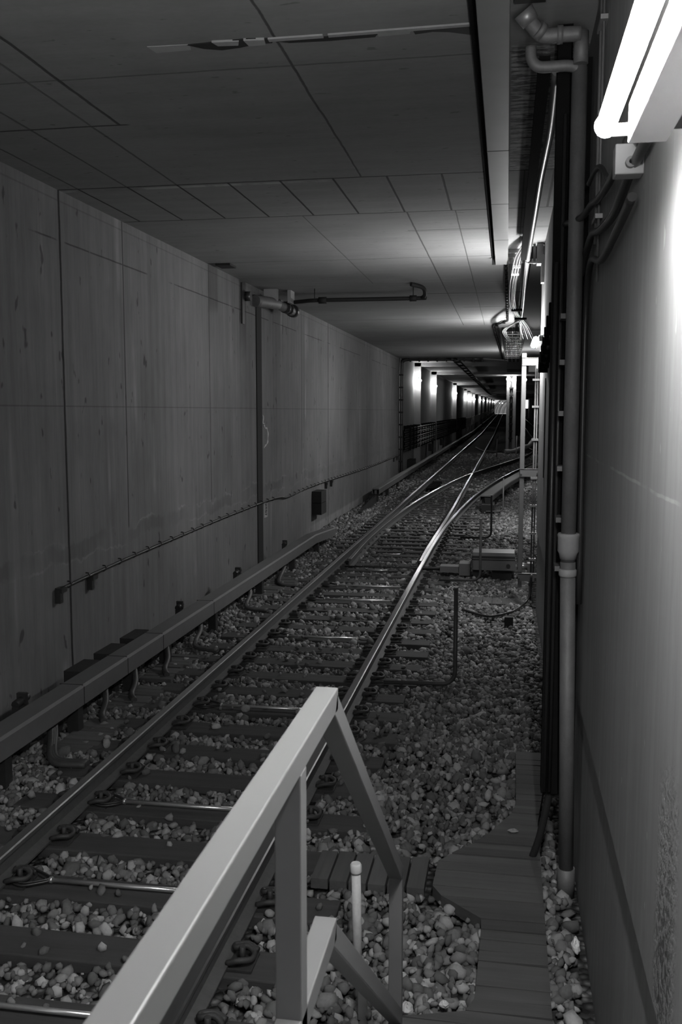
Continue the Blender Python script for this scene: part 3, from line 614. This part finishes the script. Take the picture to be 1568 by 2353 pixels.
# lamp feeder cables on the wall
paths = [[(.41, 3.0, 3.40), (.41, 3.5, 3.40), (.41, 4.0, 3.36), (.41, 4.6, 3.40), (.41, 5.05, 3.46), (.40, 5.3, 3.40), (.38, 5.36, 3.30)],
         [(.41, 3.2, 3.40), (.405, 3.55, 3.52), (.405, 4.15, 3.52), (.405, 4.7, 3.56), (.40, 5.0, 3.60), (.37, 5.2, 3.58), (.30, 5.5, 3.60)],
         [(.41, 3.45, 3.30), (.41, 3.9, 3.27), (.41, 4.5, 3.25), (.41, 5.05, 3.33), (.41, 5.28, 3.2), (.41, 5.34, 2.8), (.415, 5.34, 1.5)],
         [(.41, 4.3, 3.55), (.405, 4.6, 3.68), (.405, 4.9, 3.74), (.39, 5.1, 3.72)]]
for j, (pp, r) in enumerate(zip(paths, (.019, .017, .017, .012))):
    tag(MB().tube(curve(pp, 6), r, 8).build('wall_cable', BLACKM), ['black cable from near lamp to drain pipe, middle of the bunch', 'uppermost long black cable from the near lamp to the trunking', 'lowest black cable leaving the lamp and dropping beside the drain pipe', 'short thin cable above the others near the trunking'][j], 'cable', 'black cables on the right wall')
t = thing('cleated_cable', 'black cable bundle with chunky cleats on the wall leading to the second lamp', 'cable')
pts = [(.40, 6.6, 3.62), (.40, 7.4, 3.56), (.40, 8.4, 3.44), (.40, 9.4, 3.32), (.395, 10.2, 3.20), (.39, 10.9, 3.12)]
MB().tube(curve(pts, 5), .032, 8).tube([(x_, y_, z_ - .07) for x_, y_, z_ in curve(pts, 5)], .02, 8).build('cables', BLACKM, t)
for (x_, y_, z_) in curve(pts, 2)[::1]: MB().box((.34, y_ - .05, z_ - .12), (.44, y_ + .05, z_ + .05)).build('cleat', BLACK, t)
tag(MB().box((.395, 8.45, 2.35), (.438, 8.95, 3.02)).tube([(.42, 8.7, 2.4), (.42, 8.7, .5)], .02, 8).build('wall_box', BLACK), 'narrow black box and conduit on the right wall left of the trunking', 'box')
tag(MB().box((.43, 11.2, 1.8), (.438, 11.32, 2.95)).build('torn_strip', DARKBOX), 'narrow torn dark strip on the bright end of the right wall', 'strip')
# lamp connector box
t = thing('connector_box', 'small pale box with a round knob on the wall under the near lamp', 'box', (0, 0, 0))
MB().box((.345, 3.40, 3.365), (.44, 3.48, 3.465)).build('box_body', LGREY, t, bevel=.004); MB().tube([(.395, 3.375, 3.40), (.395, 3.40, 3.40)], .018, 14).build('knob', GALVD, t); MB().tube([(.395, 3.37, 3.40), (.395, 3.376, 3.40)], .008, 8).build('knob_centre', BLACK, t)

# fluorescent wall lamps (regular row)
def flu(y0, y1, z, x, label, tm, sx=1.0):
    t = thing('fluorescent_lamp', label, 'lamp', (0, 0, 0), 'fluorescent lamps on the right wall')
    MB().box((x + .055 * sx, y1, z - .045), (XR - .055, y0 + .01, z + .055)).build('housing', LGREY, t, bevel=.004)
    MB().box((XR - .055, y1 + .0, z - .02), (XR, y0 - .01 if y0 > y1 else y0, z + .04)).build('shade_gap_box', DARKBOX, t)  # coloured near-black to paint in the shadow gap behind the housing
    tb = MB().tube([(x, y0, z), (x, y1, z)], .024 * sx, 16)
    if sx == 1: tb.sphere((x, y0 + .004, z), .029, 14, 8)
    tb.build('tube', tm, t)
    MB().box((x + .0, y0 + .03, z - .012), (x + .08, y0 + .06, z + .012)).box((x, y1 - .06, z - .012), (x + .08, y1 - .03, z + .012)).build('lamp_holder', WHITEP, t)
flu(2.56, 1.32, 3.29, .235, 'glowing fluorescent tube on the right wall at the top right corner', TUBE)
flu(12.30, 13.36, 3.47, .345, 'glowing lamp high on the wall above the steel frame', TUBE2, 1.5)
t = thing('fluorescent_lamp', 'lamp further along, hidden behind the upright of the steel frame', 'lamp', (0, 0, 0))
MB().tube([(.60, 33, 3.64), (.60, 34.2, 3.64)], .05, 12).build('tube', TUBE3, t); MB().box((.58, 33, 3.70), (.62, 34.2, 3.76)).box((.58, 33.5, 3.7), (.62, 33.54, 4.5)).build('housing', LGREY, t)
t = thing('fluorescent_lamp', 'small glowing lamp seen between frame arm and wall, beyond the wall end', 'lamp', (0, 0, 0))
MB().tube([(.69, 22.0, 3.64), (.72, 23.2, 3.64)], .055, 12).sphere((.69, 22.0, 3.64), .055).build('tube', TUBE2, t)
MB().box((.72, 22.0, 3.70), (.78, 23.2, 3.76)).box((.74, 22.6, 3.7), (.78, 22.64, CZ)).build('housing', LGREY, t)
flu(-5.0, -6.2, 3.29, .235, 'added unseen fill tube on the right wall behind the viewpoint', TUBE)  # added out of view to supply fill light from behind the camera
for j, yy in enumerate((-1.5, -5.5)):  # both hanging tubes are added out of view to brighten the ceiling
    t = thing('fill_lamp', 'added unseen fill tube hanging above the platform behind the viewpoint, %s one' % ['nearer', 'farther'][j], 'lamp', (0, 0, 0))
    MB().tube([(-1.6, yy, 4.2), (-1.6, yy + 1.2, 4.2)], .024, 12).build('tube', emit('fill_tube_glow', 8), t)
    MB().tube([(-1.6, yy + .1, 4.2), (-1.6, yy + .1, CZ)], .008, 6).tube([(-1.6, yy + 1.1, 4.2), (-1.6, yy + 1.1, CZ)], .008, 6).build('suspension_rod', GALV, t)

# ------------------------------------------------------------------ ceiling fittings
t = thing('ceiling_duct', 'long flat grey cable duct hanging under the ceiling along the track', 'duct')
MB().box((-.19, -2, 4.595), (-.02, 13.6, 4.69)).build('duct_body', DUCT, t, bevel=.004)
MB().box((-.236, -2, 4.672), (-.19, 13.62, 4.70)).build('dark_edge_strip', BLACK, t)  # thin dark strip along the left edge of the duct
m = MB()
for yy in (7.74, 9.68, 11.67): m.box((-.192, yy, 4.594), (-.018, yy + .016, 4.60))
m.build('joint_strips', DARKBOX, t); MB().add([(-.19, 13.6, 4.60), (-.02, 13.6, 4.60), (-.02, 13.75, 4.69), (-.17, 13.9, 4.69)], [(0, 1, 2, 3)]).box((-.24, 13.6, 4.60), (-.02, 13.63, 4.70)).build('end_plate', DARKBOX, t)
tag(MB().box((.135, 5.5, 4.42), (.205, 12.1, 4.47)).box((.14, 5.5, 4.47), (.2, 12.1, 4.50)).build('black_cable_tray', BLACK), 'flat black cable tray left of the silver pipe under the ceiling', 'tray')
m = MB()
for yy in (6.3, 8.2, 10.1, 11.9): m.box((.16, yy, 4.49), (.18, yy + .03, CZ))
t_ = [o for o in COL.objects if o.name == 'black_cable_tray'][0]; m.build('hanger', DARKBOX, t_)
t = thing('silver_pipe', 'shiny silver pipe running under the ceiling beside the right wall', 'pipe')
SP = [(.25, 5.75, 4.5), (.262, 6.8, 4.5), (.252, 7.7, 4.505), (.243, 8.3, 4.5), (.238, 9.5, 4.49), (.233, 10.9, 4.5), (.228, 12.7, 4.5), (.235, 14.8, 4.5), (.255, 17.8, 4.5), (.27, 21.7, 4.5), (.34, 26, 4.49)]
MB().tube(curve(SP, 6), .030, 14).build('pipe', SILV, t)
MB().tube([(.23, 12.60, 4.5), (.23, 12.63, 4.5)], .036, 14).box((.23, 12.6, 4.455), (.43, 12.63, 4.475)).build('clamp', GALVD, t)
MB().box((.40, 12.5, 4.2), (.438, 12.66, 4.55)).build('wall_bracket', GALVD, t)
m = MB().box((.285, 12.78, 4.54), (.435, 13.41, 4.69)).box((.285, 13.41, 4.54), (1.4, 24, 4.69)); tag(m.build('void_shade_box', BLACK), 'black box standing for the unlit ceiling void beyond the end of the right wall', 'duct')  # near-black box put in for the dark, unlit void in the ceiling
tag(MB().box((.345, 12.52, 4.44), (.425, 12.75, 4.69)).box((.30, 12.62, 4.46), (.33, 12.7, 4.69)).build('ceiling_junction_box', GALVD), 'grey junction box in the corner above the pipe clamp', 'box')
for j, yy in enumerate((12.95, 13.35, 13.9)):
    tag(MB().box((-.015, yy, 4.655), (.30, yy + .035, 4.70)).build('strut_channel', GALV), 'bright short strut across the ceiling beside the cables, %s from the camera' % ['first', 'second', 'third'][j], 'strut', 'ceiling struts by the cables')
# looping cable bundle
off = [(-.03, 0), (-.012, .01), (.006, -.006), (.022, .008), (.038, 0), (.054, .01)]
t = thing('cable_bundle', 'bundle of shiny cables sagging under the ceiling left of the silver pipe', 'cable')
for j, (ox, oz) in enumerate(off):
    pp = [(.17 + ox * .6, 12.1, 4.60 + oz), (.10 + ox, 12.6, 4.52 + oz), (.07 + ox, 13.2, 4.42 + oz), (.045 + ox, 14.4, 4.42 + oz), (.045 + ox, 16.6, 4.42 + oz), (.12 + ox, 18.8, 4.44 + oz), (.23 + ox, 20.2, 4.45 + oz), (.33 + ox * 2, 21.7, 4.42 + oz), (.45 + ox * 3, 23.5, 4.3 + oz)]
    MB().tube(curve(pp, 6), .008, 7).build('cable', PALECAB if j % 2 == 0 else BLACKM, t)
for (x_, y_, z_) in ((.085, 12.85, 4.47), (.07, 13.25, 4.43)): MB().box((x_ - .045, y_, z_ - .03), (x_ + .06, y_ + .05, z_ + .035)).build('cable_tie', WHITEP, t)
MB().box((.05, 17.9, 4.40), (.25, 18.0, 4.44)).build('hanger_bar', BLACK, t); MB().box((.12, 19.6, 4.40), (.36, 19.7, 4.44)).build('hanger_bar', BLACK, t)
t = thing('cable_branch', 'three pale cables branching left towards the ceiling ladder', 'cable')
for j in range(3):
    MB().tube(curve([(.22 + j * .02, 20.2, 4.44), (.08 + j * .02, 21.0, 4.44), (-.10 + j * .03, 22.3, 4.44), (-.12 + j * .035, 23.5, 4.44), (0 + j * .035, 26, 4.44)], 5), .010, 7).build('cable', PALECAB, t)
t = thing('cable_ladder', 'dark cable ladder with many rungs under the ceiling before the portal', 'cable ladder')
MB().box((-.12, 24.5, 4.50), (-.09, 37, 4.54)).box((.42, 24.5, 4.50), (.45, 37, 4.54)).build('side_bar', DARKBOX, t)
for k in range(12): MB().box((-.1, 24.8 + k * 1.0, 4.51), (.43, 24.9 + k * 1.0, 4.53)).build('rung', GALVD, t)
for k in range(9): MB().tube(curve([(-.04 + k * .05, 24.6, 4.56), (-.04 + k * .05, 30, 4.56), (.0 + k * .05, 36, 4.54), (.05 + k * .05, 42, 4.45)], 4), .02, 6).build('cable', BLACKM if k % 3 else PALECAB, t)
tag(MB().box((-.02, 38.2, 4.22), (.62, 41, 4.66)).build('dark_cable_box', DARKBOX), 'dark hanging cable box just behind the portal, left of the frame', 'box')
tag(MB().box((.78, 36, 4.02), (1.2, 36.5, 4.42)).build('sign_box', MGREY), 'grey equipment box seen between the frame upright and lamp', 'box')
# hanging dashed cables
def dashed(path, label, r, sag=.03):
    t = thing('clipped_cable', label, 'cable'); MB().tube(path, r, 6).build('cable', BLACKM, t)
    for a, b in zip(path, path[1:]):
        a, b = Vector(a), Vector(b); n_ = max(1, int((b - a).length / .45))
        for i in range(n_): c_ = a.lerp(b, (i + .5) / n_); MB().box((c_.x - r * 1.6, c_.y - .05, c_.z - r * 1.6), (c_.x + r * 1.6, c_.y + .05, min(4.698, c_.z + r * 2.5))).build('cable_clip', BLACK, t)
    return t
dashed([(-.05, 13.9, 4.67), (-.015, 22.6, 4.67)], 'dark clipped cable on the ceiling beyond the grey duct', .014)
dashed([(-.02, 22.7, 4.67), (-.36, 24.0, 4.67), (-.20, 39.3, 4.67)], 'dark clipped cable forming the left edge of the cable ladder', .022)
t = thing('ceiling_cable_run', 'pair of dark cables under the ceiling running into the distance beyond the portal', 'cable')
for dx in (-.12, .12): MB().tube([(-2.05 + dx, 38, 4.62), (-2.05 + dx, 110, 4.62), (-1.95 + dx, 200, 4.62 + elev(200))], .035, 6).build('cable', BLACKM, t)
m = MB(); yy = 40
while yy < 130: m.box((-2.2, yy, 4.58 + elev(yy)), (-1.9, yy + .25, 4.64 + elev(yy))); yy += 3
m.build('hangers', BLACK, t)
# torn expansion joint in the ceiling
t = thing('ceiling_joint', 'torn expansion joint across the ceiling at the top of the picture', 'joint', (0, 0, 4.70))
def flat(m, pts, z0, z1):
    n_ = len(pts); vs = [(x_, y_, z0) for x_, y_ in pts] + [(x_, y_, z1) for x_, y_ in pts]
    m.add(vs, [list(range(n_))[::-1], list(range(n_, 2*n_))] + [[i, (i+1)%n_, n_+(i+1)%n_, n_+i] for i in range(n_)])
for pts_ in ([(-1.88, 5.53), (-1.80, 5.60), (-1.70, 5.64), (-1.58, 5.62), (-1.48, 5.585), (-1.38, 5.585), (-1.36, 5.52), (-1.5, 5.50)], [(-1.36, 5.56), (-1.28, 5.60), (-1.05, 5.61), (-.78, 5.60), (-.76, 5.56), (-1.0, 5.55)],
             [(-.56, 5.53), (-.55, 5.60), (-.45, 5.58), (-.36, 5.60), (-.24, 5.66), (-.24, 5.53)]):
    m = MB(); flat(m, pts_, -.006, .002); m.build('torn_tape', TORN, t)
for pts_, z0 in (([(-2.12, 5.52), (-2.10, 5.62), (-1.88, 5.61), (-1.86, 5.53)], -.004), ([(-1.72, 5.50), (-1.70, 5.56), (-1.58, 5.57), (-1.56, 5.51)], -.012),
                 ([(-1.53, 5.50), (-1.52, 5.585), (-1.42, 5.585), (-1.41, 5.51)], -.014), ([(-1.39, 5.515), (-1.39, 5.555), (-1.07, 5.552), (-1.07, 5.515)], -.010),
                 ([(-1.04, 5.515), (-1.04, 5.55), (-.56, 5.54), (-.24, 5.53), (-.24, 5.50)], -.010), ([(-.76, 5.555), (-.76, 5.60), (-.58, 5.59), (-.57, 5.55)], -.004)):
    m = MB(); flat(m, pts_, z0, .002); m.build('joint_filler', PALEJ, t)
tag(MB().box((-4.2, 13.46, 4.67), (-3.98, 13.78, 4.70)).build('ceiling_plate', DARKBOX), 'small dark plate on the ceiling at the left wall', 'plate')
# valve and transverse pipe
t = thing('valve_pipe', 'fat pipe fitting high on the left wall with a thin pipe crossing the ceiling', 'pipe')
MB().tube(curve([(-4.26, 15.9, 4.44), (-4.16, 16.2, 4.45), (-4.05, 16.6, 4.46)], 4), .10, 14).tube([(-4.05, 16.6, 4.46), (-3.98, 17.6, 4.42)], .085, 14).build('fitting', GALVD, t)
for ya, yb, r_ in ((17.5, 17.65, .12), (16.95, 17.0, .105), (17.2, 17.25, .105)): MB().tube([(-3.99, ya, 4.44), (-3.99, yb, 4.44)], r_, 14).build('flange', BLACKM, t)
MB().tube(curve([(-3.95, 17.0, 4.52), (-3.6, 16.7, 4.51), (-3.2, 16.5, 4.50), (-1.55, 16.5, 4.50), (-1.45, 16.45, 4.51), (-1.40, 16.3, 4.55), (-1.42, 16.05, 4.62), (-1.6, 15.9, 4.66)], 6), .035, 10).build('cross_pipe', DARKBOX, t)
MB().tube([(-3.28, 16.52, 4.50), (-3.14, 16.52, 4.50)], .058, 12).tube([(-1.68, 16.5, 4.5), (-1.56, 16.5, 4.5)], .052, 12).build('coupling', DARKBOX, t)
MB().tube([(-1.62, 16.5, 4.5), (-1.62, 16.5, 4.7)], .008, 6).tube([(-3.35, 16.5, 4.5), (-3.35, 16.5, 4.7)], .008, 6).build('hanger_rod', DARKBOX, t)
MB().box((-4.24, 16.4, 4.5), (-4.0, 16.5, 4.70)).box((-3.86, 16.6, 4.48), (-3.8, 16.9, 4.70)).build('ceiling_bracket', LGREY, t)
t = thing('wall_strip', 'dark vertical cover strip on the left wall below the pipe fitting', 'strip')
MB().add([(XL, 16.12, -.2), (XL + .02, 16.12, -.2), (XL + .02, 16.12, 4.5), (XL, 16.12, 4.5), (XL, 16.45, -.2), (XL + .02, 16.45, -.2), (XL + .02, 16.45, 4.5), (XL, 16.45, 4.5)], [(0,1,2,3),(1,5,6,2),(4,7,6,5),(3,2,6,7),(0,4,5,1)]).build('strip', simple('strip_dark', .02, .9), t)
tag(MB().tube([(-4.3, 15.4, 4.46), (-4.2, 15.4, 4.46)], .08, 12).box((-4.32, 15.2, 4.0), (-4.29, 15.34, 4.66)).build('pipe_stub', BLACKM), 'short dark pipe stub in a slot of the left wall before the fitting', 'pipe')

# ------------------------------------------------------------------ left wall fittings
t = thing('wall_cable_run', 'dark cable on hooks running along the left wall at knee height', 'cable')
zc = [(8.5, .84), (9.1, .86), (10.3, .89), (12.1, .915), (13.9, .94), (16.2, .95), (17.6, .93), (18.3, .87), (20.2, .90), (22.8, .885), (27, .83), (31.4, .80), (38.4, .80)]
pth = curve([(XL + .05, y_, z_) for y_, z_ in zc], 4); MB().tube(pth, .017, 7).build('cable', BLACKM, t)
def zof(yv):
    for (a, b), (c_, d_) in zip(zc, zc[1:]):
        if a <= yv <= c_: return b + (d_ - b) * (yv - a) / (c_ - a)
HK = MB().tube(curve([(0, 0, -.02), (.035, 0, -.025), (.06, 0, .01), (.05, 0, .032), (.02, 0, .036)], 4), .008, 6).mesh('hook', BLACKM)
yy = 8.7
while yy < 38:
    o = bpy.data.objects.new('hook', HK); COL.objects.link(o); o.parent = t; o.location = (XL + .005, yy, zof(yy)); yy += .42 if yy < 17 or yy > 18.4 else 1.4
for j, (yy, z_) in enumerate([(8.5, .80), (9.22, .80), (22.45, .80), (23.15, .80), (36.5, .72), (37.6, .72)]):
    MB().box((XL, yy - .03, z_ - .10), (XL + .06, yy + .03, z_ + .03)).box((XL, yy - .02, z_ + .0), (XL + .07, yy + .10, z_ + .05)).build('cable_bracket', BLACKM, t)
t = thing('switch_box', 'pair of stacked dark boxes on the left wall beside the switch', 'box')
MB().box((XL, 20.9, .50), (XL + .22, 21.5, .76)).build('upper_box', DARKBOX, t); MB().box((XL, 20.9, .23), (XL + .22, 21.5, .49)).build('lower_box', DARKBOX, t)
# number plate (worn digits standing on end)
t = thing('number_plate', 'small pale number plate on the left wall beside the dark strip', 'sign')
MB().box((XL, 16.58, .64), (XL + .012, 16.80, .93)).build('plate', simple('plate_pale', .42, .6, 0, .1), t)
m = MB()
def seg(m, z0, h, pat):
    a0, a1 = 16.63, 16.75; th = .012
    if 'a' in pat: m.box((XL+.012, a0, z0+h-th), (XL+.015, a1, z0+h))
    if 'g' in pat: m.box((XL+.012, a0, z0+h/2-th/2), (XL+.015, a1, z0+h/2+th/2))
    if 'd' in pat: m.box((XL+.012, a0, z0), (XL+.015, a1, z0+th))
    if 'f' in pat: m.box((XL+.012, a0, z0+h/2), (XL+.015, a0+.03, z0+h))
    if 'b' in pat: m.box((XL+.012, a1-.03, z0+h/2), (XL+.015, a1, z0+h))
    if 'e' in pat: m.box((XL+.012, a0, z0), (XL+.015, a0+.03, z0+h/2))
    if 'c' in pat: m.box((XL+.012, a1-.03, z0), (XL+.015, a1, z0+h/2))
seg(m, .845, .05, 'afgcd'); seg(m, .785, .05, 'abgcd'); seg(m, .725, .05, 'abged'); seg(m, .67, .045, 'fgbc')
m.build('digits', DARKBOX, t)
# chalk mark
t = thing('chalk_mark', 'curved white chalk mark on the left wall right of the dark strip', 'mark')
GR = simple('white_chalk', .6, .9, 0, .3, 30)
m = MB(); pts = [(16.62, 2.33), (16.70, 2.27), (16.83, 2.26), (16.90, 2.18), (16.90, 2.05), (16.84, 1.98), (16.72, 1.95), (16.62, 1.91)]
m.tube(curve([(XL + .003, a, b) for a, b in pts], 5), [.012 + .006 * math.sin(i * .9) for i in range(36)], 6)
m.tube(curve([(XL + .003, a, b) for a, b in [(16.56, 2.50), (16.60, 2.46), (16.58, 2.40), (16.56, 2.36), (16.64, 2.35)]], 5), [.009] * 21, 6)
m.build('stroke', GR, t)
# cabinet past the portal
t = thing('wall_cabinet', 'small dark cabinet on a leg at the wall just past the portal', 'box', (0, 0, 0))
MB().box((-4.28, 41.6, .10), (-4.0, 42.6, .45)).build('body', DARKBOX, t); MB().box((-4.2, 42, -.22), (-4.12, 42.1, .1)).build('leg', DARKBOX, t)
# portal conduit
t = thing('portal_conduit', 'black pipe following the portal edge up the wall and across the ceiling', 'pipe')
MB().tube(curve([(-4.2, 38.5, -.2), (-4.23, 38.5, 2), (-4.23, 38.5, 4.3), (-4.17, 38.5, 4.58), (-3.9, 38.5, 4.66), (-3, 38.5, 4.655), (-1.0, 38.5, 4.655)], 6), .07, 8).build('thick_pipe', BLACKM, t)
MB().tube(curve([(-4.29, 38.42, .1), (-4.29, 38.42, 4.4), (-4.25, 38.42, 4.64)], 4), .025, 6).build('wall_conduit', GALV, t)
MB().tube(curve([(-1.1, 38.5, 4.66), (-.5, 38.45, 4.62), (.0, 38.4, 4.58), (.9, 38.4, 4.58)], 4), .03, 6).build('thin_pipe', GALV, t)
for i in range(9): MB().box((-3.9 + i * .36, 38.4, 4.55), (-3.84 + i * .36, 38.5, 4.70)).build('pipe_clip', DARKBOX, t)
for i in range(8): MB().box((-4.32, 38.38, .5 + i * .5), (-4.15, 38.5, .56 + i * .5)).build('pipe_clip', DARKBOX, t)
# cable rack along the far wall
t = thing('cable_rack', 'dense rack of black cables along the left wall beyond the portal', 'cable rack')
for k in range(10):
    z = 1.0 + k * .095
    MB().tube([(-4.12 + .03 * (k % 2), 38.9, z - .05), (-4.02 + .03 * (k % 2), 44, z + random.uniform(-.02, .02)), (-4.02, 56, z + random.uniform(-.03, .03)), (-4.02, 80, z), (-4.02, 110, z), (-4.02, 330, z + elev(330))], .034, 6).build('cable', BLACKM, t)
for k in range(40):
    yy = 40 + k * 1.4
    MB().box((-4.3, yy, .92), (-3.97, yy + .06, 1.96)).build('rack_post', BLACK, t)
for yy in (52, 61): tag(MB().tube(curve([(-4.0, yy, 1.05), (-3.98, yy + .2, .9), (-4.0, yy + .3, .5), (-4.0, yy + .1, -.15)], 4), .05, 6).box((-4.2, yy - .2, .4), (-4.0, yy + .2, .8)).build('drop_cable', BLACKM), 'black cable dropping from the rack to the third rail, %s one' % ('nearer' if yy < 55 else 'farther'), 'cable', 'cables dropping from the rack')

# ------------------------------------------------------------------ columns
t = thing('steel_column', 'pale riveted steel column standing between the two tracks', 'column', (.27, 62, 0))
MB().box((-.30, 0, .1), (-.11, .45, 4.80)).box((.11, 0, .1), (.30, .45, 4.80)).build('flange', LGREY, t); MB().box((-.11, .18, .1), (.11, .26, 4.80)).build('web', GALVD, t)
m = MB().tube([(.0, .1, .6), (.0, .1, 4.7)], .03, 6)
for k in range(9): m.box((-.14, .0, .8 + k * .46), (.14, .12, .87 + k * .46))
m.build('cable_and_clamps', DARKBOX, t)
MB().box((-.4, -.1, -.22), (.4, .6, .12)).build('plinth', CONC, t)
t = thing('column_lamp', 'bright little lamp at the top of the pale steel column', 'lamp', (.30, 61.7, 4.55))
MB().sphere((0, 0, 0), .09).sphere((-.30, .0, .06), .06).build('lamp_glass', emit('column_lamp_glow', 90), t); MB().box((-.02, 0, .08), (.02, .3, .25)).build('lamp_bracket', DARKBOX, t)
t = thing('dark_column', 'dark column behind and right of the pale steel column', 'column', (1.26, 108, 0))
MB().box((-.30, 0, -.22), (.30, .5, 4.83)).build('shaft', DARKBOX, t)
t = thing('insulated_duct', 'pale swollen hose lying at the foot of the steel column', 'hose')
MB().tube(curve([(-.05, 60.5, .02), (.5, 60.6, .08), (1.0, 60.8, .28), (1.45, 61.2, .42), (1.75, 61.6, .80)], 6), [.14 + .02 * math.sin(i) for i in range(25)], 12).build('sleeve', PALECAB, t)
for j in range(4): MB().tube(curve([(.0 + j * .3, 60.45, .0 + j * .05), (.02 + j * .3, 60.2, -.15), (.15 + j * .3, 59.5, -.2)], 4), .035, 6).build('loose_cable', BLACKM, t)
for j, (x_, y_, z_, lab) in enumerate([(.62, 60, 1.05, 'nearest, right of the steel column'), (-.55, 57, .95, 'left of the steel column'), (1.0, 70, 1.0, 'right of the column further back'), (1.3, 78, .9, 'farthest back')]):
    tag(MB().tube([(x_, y_, -.22), (x_ + .03, y_, z_)], .035, 8).build('marker_stake', [WHITEP, GALVD, LGREY, LGREY][j]), 'thin stake standing in the track bed, %s' % lab, 'stake', 'thin stakes near the column')
tag(MB().box((-.55, 57.5, -.22), (-.2, 58.1, .06)).build('pale_block', LGREY), 'small pale block in front of the steel column foot', 'block')
tag(MB().tube(curve([(-2.2, 70, -.05), (-1.6, 66, -.12), (-.8, 64, -.1), (-.3, 66, -.1)], 5), .03, 6).build('track_cable', PALECAB), 'thin pale cable looping across the distant straight track', 'cable')
tag(MB().tube(curve([(2.0, 90, .1), (1.2, 80, 0), (1.9, 66, -.1), (2.5, 62, -.1)], 5), .04, 6).build('track_cable', BLACKM), 'dark thick cable snaking behind the steel frame', 'cable')

# ------------------------------------------------------------------ litter
def crumple(name, c, r, sc, mat, label, cat, n=10):
    m = MB(); m.sphere((0, 0, 0), r, n, 7, 0, sc); rr = random.Random(hash(label) % 99)
    m.v = [(x_ * rr.uniform(.7, 1.15), y_ * rr.uniform(.7, 1.15), z_ * rr.uniform(.6, 1.2)) for x_, y_, z_ in m.v]; m.sm = [False] * len(m.sm)
    return tag(m.build(name, mat, None, c), label, cat)
random.seed(1)
crumple('crumpled_paper', (.40, 4.72, -.155), .05, (.5, 1.1, .75), PAPER, 'crumpled white paper lying on the stones against the right wall', 'paper')
crumple('dry_leaf', (.09, 5.93, -.113), .035, (1, .8, .25), simple('leaf_grey', .35, .8), 'small pale dry leaf lying on the plank walkway', 'leaf')
crumple('pale_stone', (-.40, 4.05, -.15), .038, (.8, 1.1, .8), simple('stone_pale', .5, .8), 'palest rounded stone right of the handrail foot', 'stone')
crumple('pale_stone', (-.235, 4.12, -.155), .024, (1, 1, .8), simple('stone_white', .6, .8), 'small whitish stone beside the plank walkway edge', 'stone')

# ------------------------------------------------------------------ world and view
wd = bpy.data.worlds.new('station_ambient'); S.world = wd; wd.use_nodes = True
wd.node_tree.nodes['Background'].inputs[0].default_value = (1, 1, 1, 1); wd.node_tree.nodes['Background'].inputs[1].default_value = .22
S.view_settings.view_transform = 'Standard'; S.view_settings.look = 'None'; S.view_settings.gamma = 1; S.view_settings.exposure = 1.7
S.view_settings.use_curve_mapping = False
